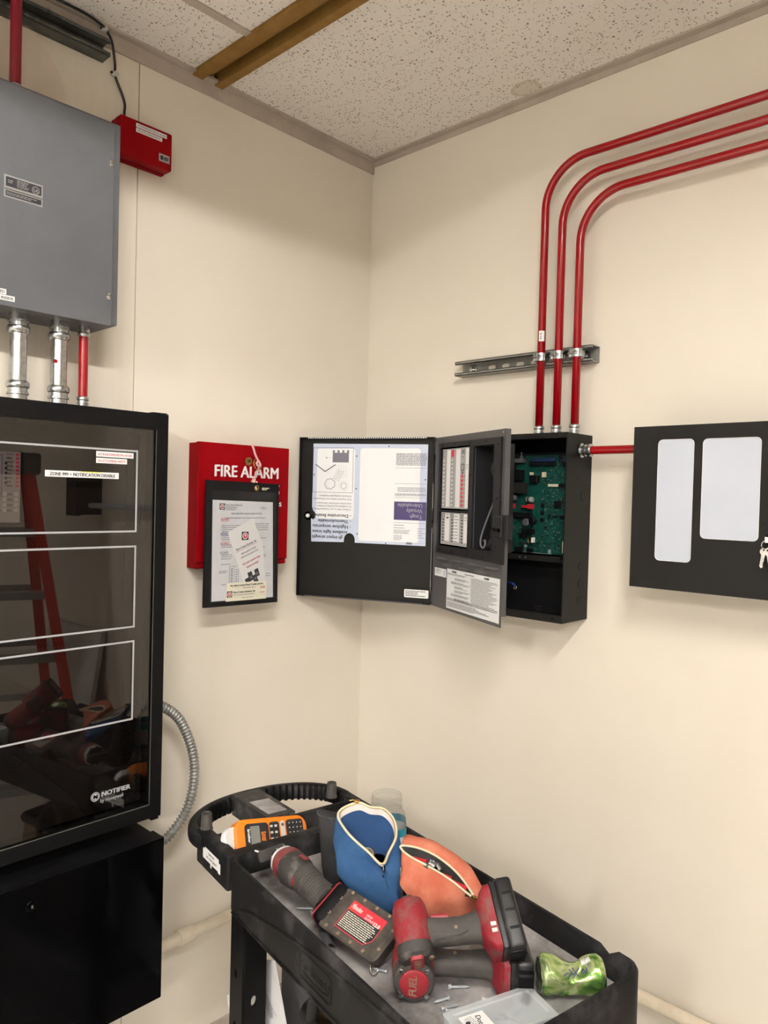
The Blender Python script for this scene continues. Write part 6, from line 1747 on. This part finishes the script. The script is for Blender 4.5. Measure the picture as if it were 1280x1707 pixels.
bm = NB(); lathe(bm, [(.0292, Lc-.001), (.0285, Lc+.0015), (.026, Lc+.001), (.022, Lc-.006)], M, 32); t.part('base_rim', bm, 'galv', 40)
def surf(f, adeg, lift=.0009):
    j = int(f*NR); i = int((adeg % 360)/360*NS) % NS
    p = rings[j][i]; c0 = sum(rings[j], Vector())/NS
    return p+(p-c0).normalized()*lift
bm = NB()
for st in (((.34, 150), (.38, 135), (.42, 140), (.40, 155)), ((.40, 128), (.46, 140)), ((.45, 118), (.56, 146)), ((.55, 115), (.47, 148)), ((.62, 120), (.60, 132), (.63, 140), (.66, 130), (.63, 120)), ((.67, 138), (.69, 118), (.71, 136)), ((.74, 110), (.77, 150))):
    tube(bm, [surf(*p) for p in st], .0007, 5)
cb.part('marker_scrawl', bm, 'marker_blue', True)
bm = NB()
for k in range(9): tube(bm, [surf(.62+.02*k, 104, .0007), surf(.62+.02*k, 84, .0007)], .0009 if k % 3 else .0014, 4)
cb.part('bar_code', bm, 'white', True)

# ---- organiser case with clear lid
t = Thing('organizer_case', 'translucent plastic case of small hardware with a white paper label', 'case', CF, (.67, .155, TF))
CM = T(.6605, .157, TF+.0012) @ RZ(-10)     # local x across (u), y along (v)
cw, cl_, ch_ = .082, .163, .034
cw = .074
bm = NB()
box(bm, -cw/2+.002, cw/2-.002, -cl_/2+.002, cl_/2-.002, 0, .002); 
for x0, x1, y0, y1 in ((-cw/2, -cw/2+.002, -cl_/2, cl_/2), (cw/2-.002, cw/2, -cl_/2, cl_/2), (-cw/2, cw/2, -cl_/2, -cl_/2+.002), (-cw/2, cw/2, cl_/2-.002, cl_/2)): box(bm, x0, x1, y0, y1, 0, ch_-.006)
t.part('base', trans(bm, CM), 'case_lid')
bm = NB()
lo = [Vector((x, y, ch_-.008)) for x, y in rrect(0, 0, cw+.006, cl_+.006, .006, 3)]; l1 = [Vector((x, y, ch_-.001)) for x, y in rrect(0, 0, cw+.006, cl_+.006, .006, 3)]; l2 = [Vector((x, y, ch_)) for x, y in rrect(0, 0, cw+.002, cl_+.002, .005, 3)]; l3 = [Vector((x, y, ch_)) for x, y in rrect(0, 0, cw-.016, cl_-.016, .004, 3)]; l4 = [Vector((x, y, ch_-.0025)) for x, y in rrect(0, 0, cw-.020, cl_-.020, .004, 3)]
loft(bm, [lo, l1, l2, l3, l4], cap=False); bm.faces.new([bm.verts.new(p) for p in l4]); bmesh.ops.remove_doubles(bm, verts=bm.verts, dist=1e-5); bmesh.ops.recalc_face_normals(bm, faces=bm.faces)
ld = t.part('lid', trans(bm, CM), 'case_lid')
bm = NB(); box(bm, -.020, .022, -.066, -.022, ch_-.0022, ch_-.0016); pl2 = ld.part('paper_label', trans(bm, CM), 'white')
bm = NB(); frameM = CM @ T(0, 0, ch_-.0013) @ RZ(90) @ RX(-90)
merge(bm, text_bm('Dottie', .012, T(.0, 0, 0))); bmesh.ops.transform(bm, matrix=CM @ T(-.014, -.0395, ch_-.0013) @ RZ(60-90+18) @ RX(-90), verts=bm.verts); pl2.part('lettering', bm, 'ink')
bm = NB(); lathe(bm, [(.003, 0), (.003, .0004)], T(-.004, -.058, ch_-.0016) @ Matrix.Scale(1.4, 4, (0, 1, 0)), 14); dashes(bm, -.02, .012, -.016, -.002, 0, 4, .0008, M=T(.003, -.040, ch_-.0013) @ RZ(12) @ RX(-90)); pl2.part('fine_print', trans(bm, CM), 'ink')
rn = random.Random(9)
bm = NB()
for k in range(60):
    x, y = rn.uniform(-cw/2+.012, cw/2-.012), rn.uniform(.0, cl_/2-.02)
    M = CM @ T(x, y, .006+rn.uniform(0, .010)) @ RZ(rn.uniform(0, 360)) @ RY(90+rn.uniform(-20, 20))
    lathe(bm, [(.0035, 0), (.0035, .0015), (.0015, .002), (.0015, .016), (.0003, .018)], M, 6)
t.part('hardware', bm, 'screw_steel', 40, kind='stuff')

# ---- loose screws on the tray
def fastener(x, y, rz, L_, label, head='pan', lift=.0035):
    L_ *= 1.15
    t = Thing('loose_screw', label, 'screw', CF, (x, y, TF+.0008))
    M = T(x, y, TF+.0008+lift) @ RZ(rz) @ RY(90)
    bm = NB(); lathe(bm, [(.0019, 0), (.0019, L_*.8), (.0004, L_)], M, 8)
    for k in range(int(L_*.75/.0016)): lathe(bm, [(.0024, .002+.0016*k), (.0021, .0026+.0016*k)], M, 8)
    t.part('shank', bm, 'screw_steel', 40)
    bm = NB()
    if head == 'hex': lathe(bm, [(.0052, -.0012), (.0052, 0)], M, 16); lathe(bm, [(.004, -.005), (.004, -.0012)], M, 6)
    else: lathe(bm, [(.0016, -.0028), (.0035, -.0015), (.0038, 0)], M, 12)
    t.part('head', bm, 'screw_steel', 40)
rrz = math.degrees(math.atan2(RR.y, RR.x))
fastener(.1925, .0945, rrz+182, .030, 'long pointed screw left of the big battery, tip pointing left', 'hex')
fastener(.1985, .1065, rrz+4, .026, 'screw just right of the long pointed one, half under the tool', 'hex')
fastener(.213, .0835, rrz+110, .014, 'tiny screw standing near the pair left of the big battery')
fastener(.534, .166, rrz+3, .028, 'washer head screw in front of the lower drill handle', 'hex')
fastener(.553, .143, rrz-155, .024, 'plain screw below the washer head screw')
fastener(.567, .118, rrz+20, .026, 'upper of two parallel screws near the badge of the lower drill')
fastener(.574, .121, rrz+8, .022, 'lower of two parallel screws near the badge of the lower drill')
fastener(.438, .098, rrz+160, .022, 'bright screw between the big battery and the drills')
t = Thing('wall_anchor', 'white plastic anchor beside a washer in front of the clear case', 'anchor', CF, (.592, .19, TF+.0008))
bm = NB(); lathe(bm, [(.0045, 0), (.0045, .0015), (.003, .0018), (.0025, .016), (.001, .018)], T(.586, .189, TF+.003) @ RZ(rrz) @ RY(95), 10); t.part('plug', bm, 'white', 40)
t = Thing('washer', 'flat metal washer beside the white plastic anchor', 'washer', CF, (.595, .19, TF+.0008))
bm = NB(); merge(bm, holed([circ(.598, .197, .0085, 20), circ(.598, .197, .004, 14)], TF+.0008, TF+.0022, plane='xy')); t.part('disc', bm, 'galv')
t = Thing('pen_marker', 'gray plastic cylinder lying under the big battery edge', 'tube', CF, (.33, .045, TF))
bm = NB(); tube(bm, [(.262, .078, TF+.0105), (.335, .046, TF+.0105)], .009, 14); t.part('barrel', bm, 'cap_gray', 40)
bm = NB(); tube(bm, [(.335, .046, TF+.0105), (.345, .0415, TF+.0105)], .0094, 14); t.part('end_cap', bm, 'galv', 40)
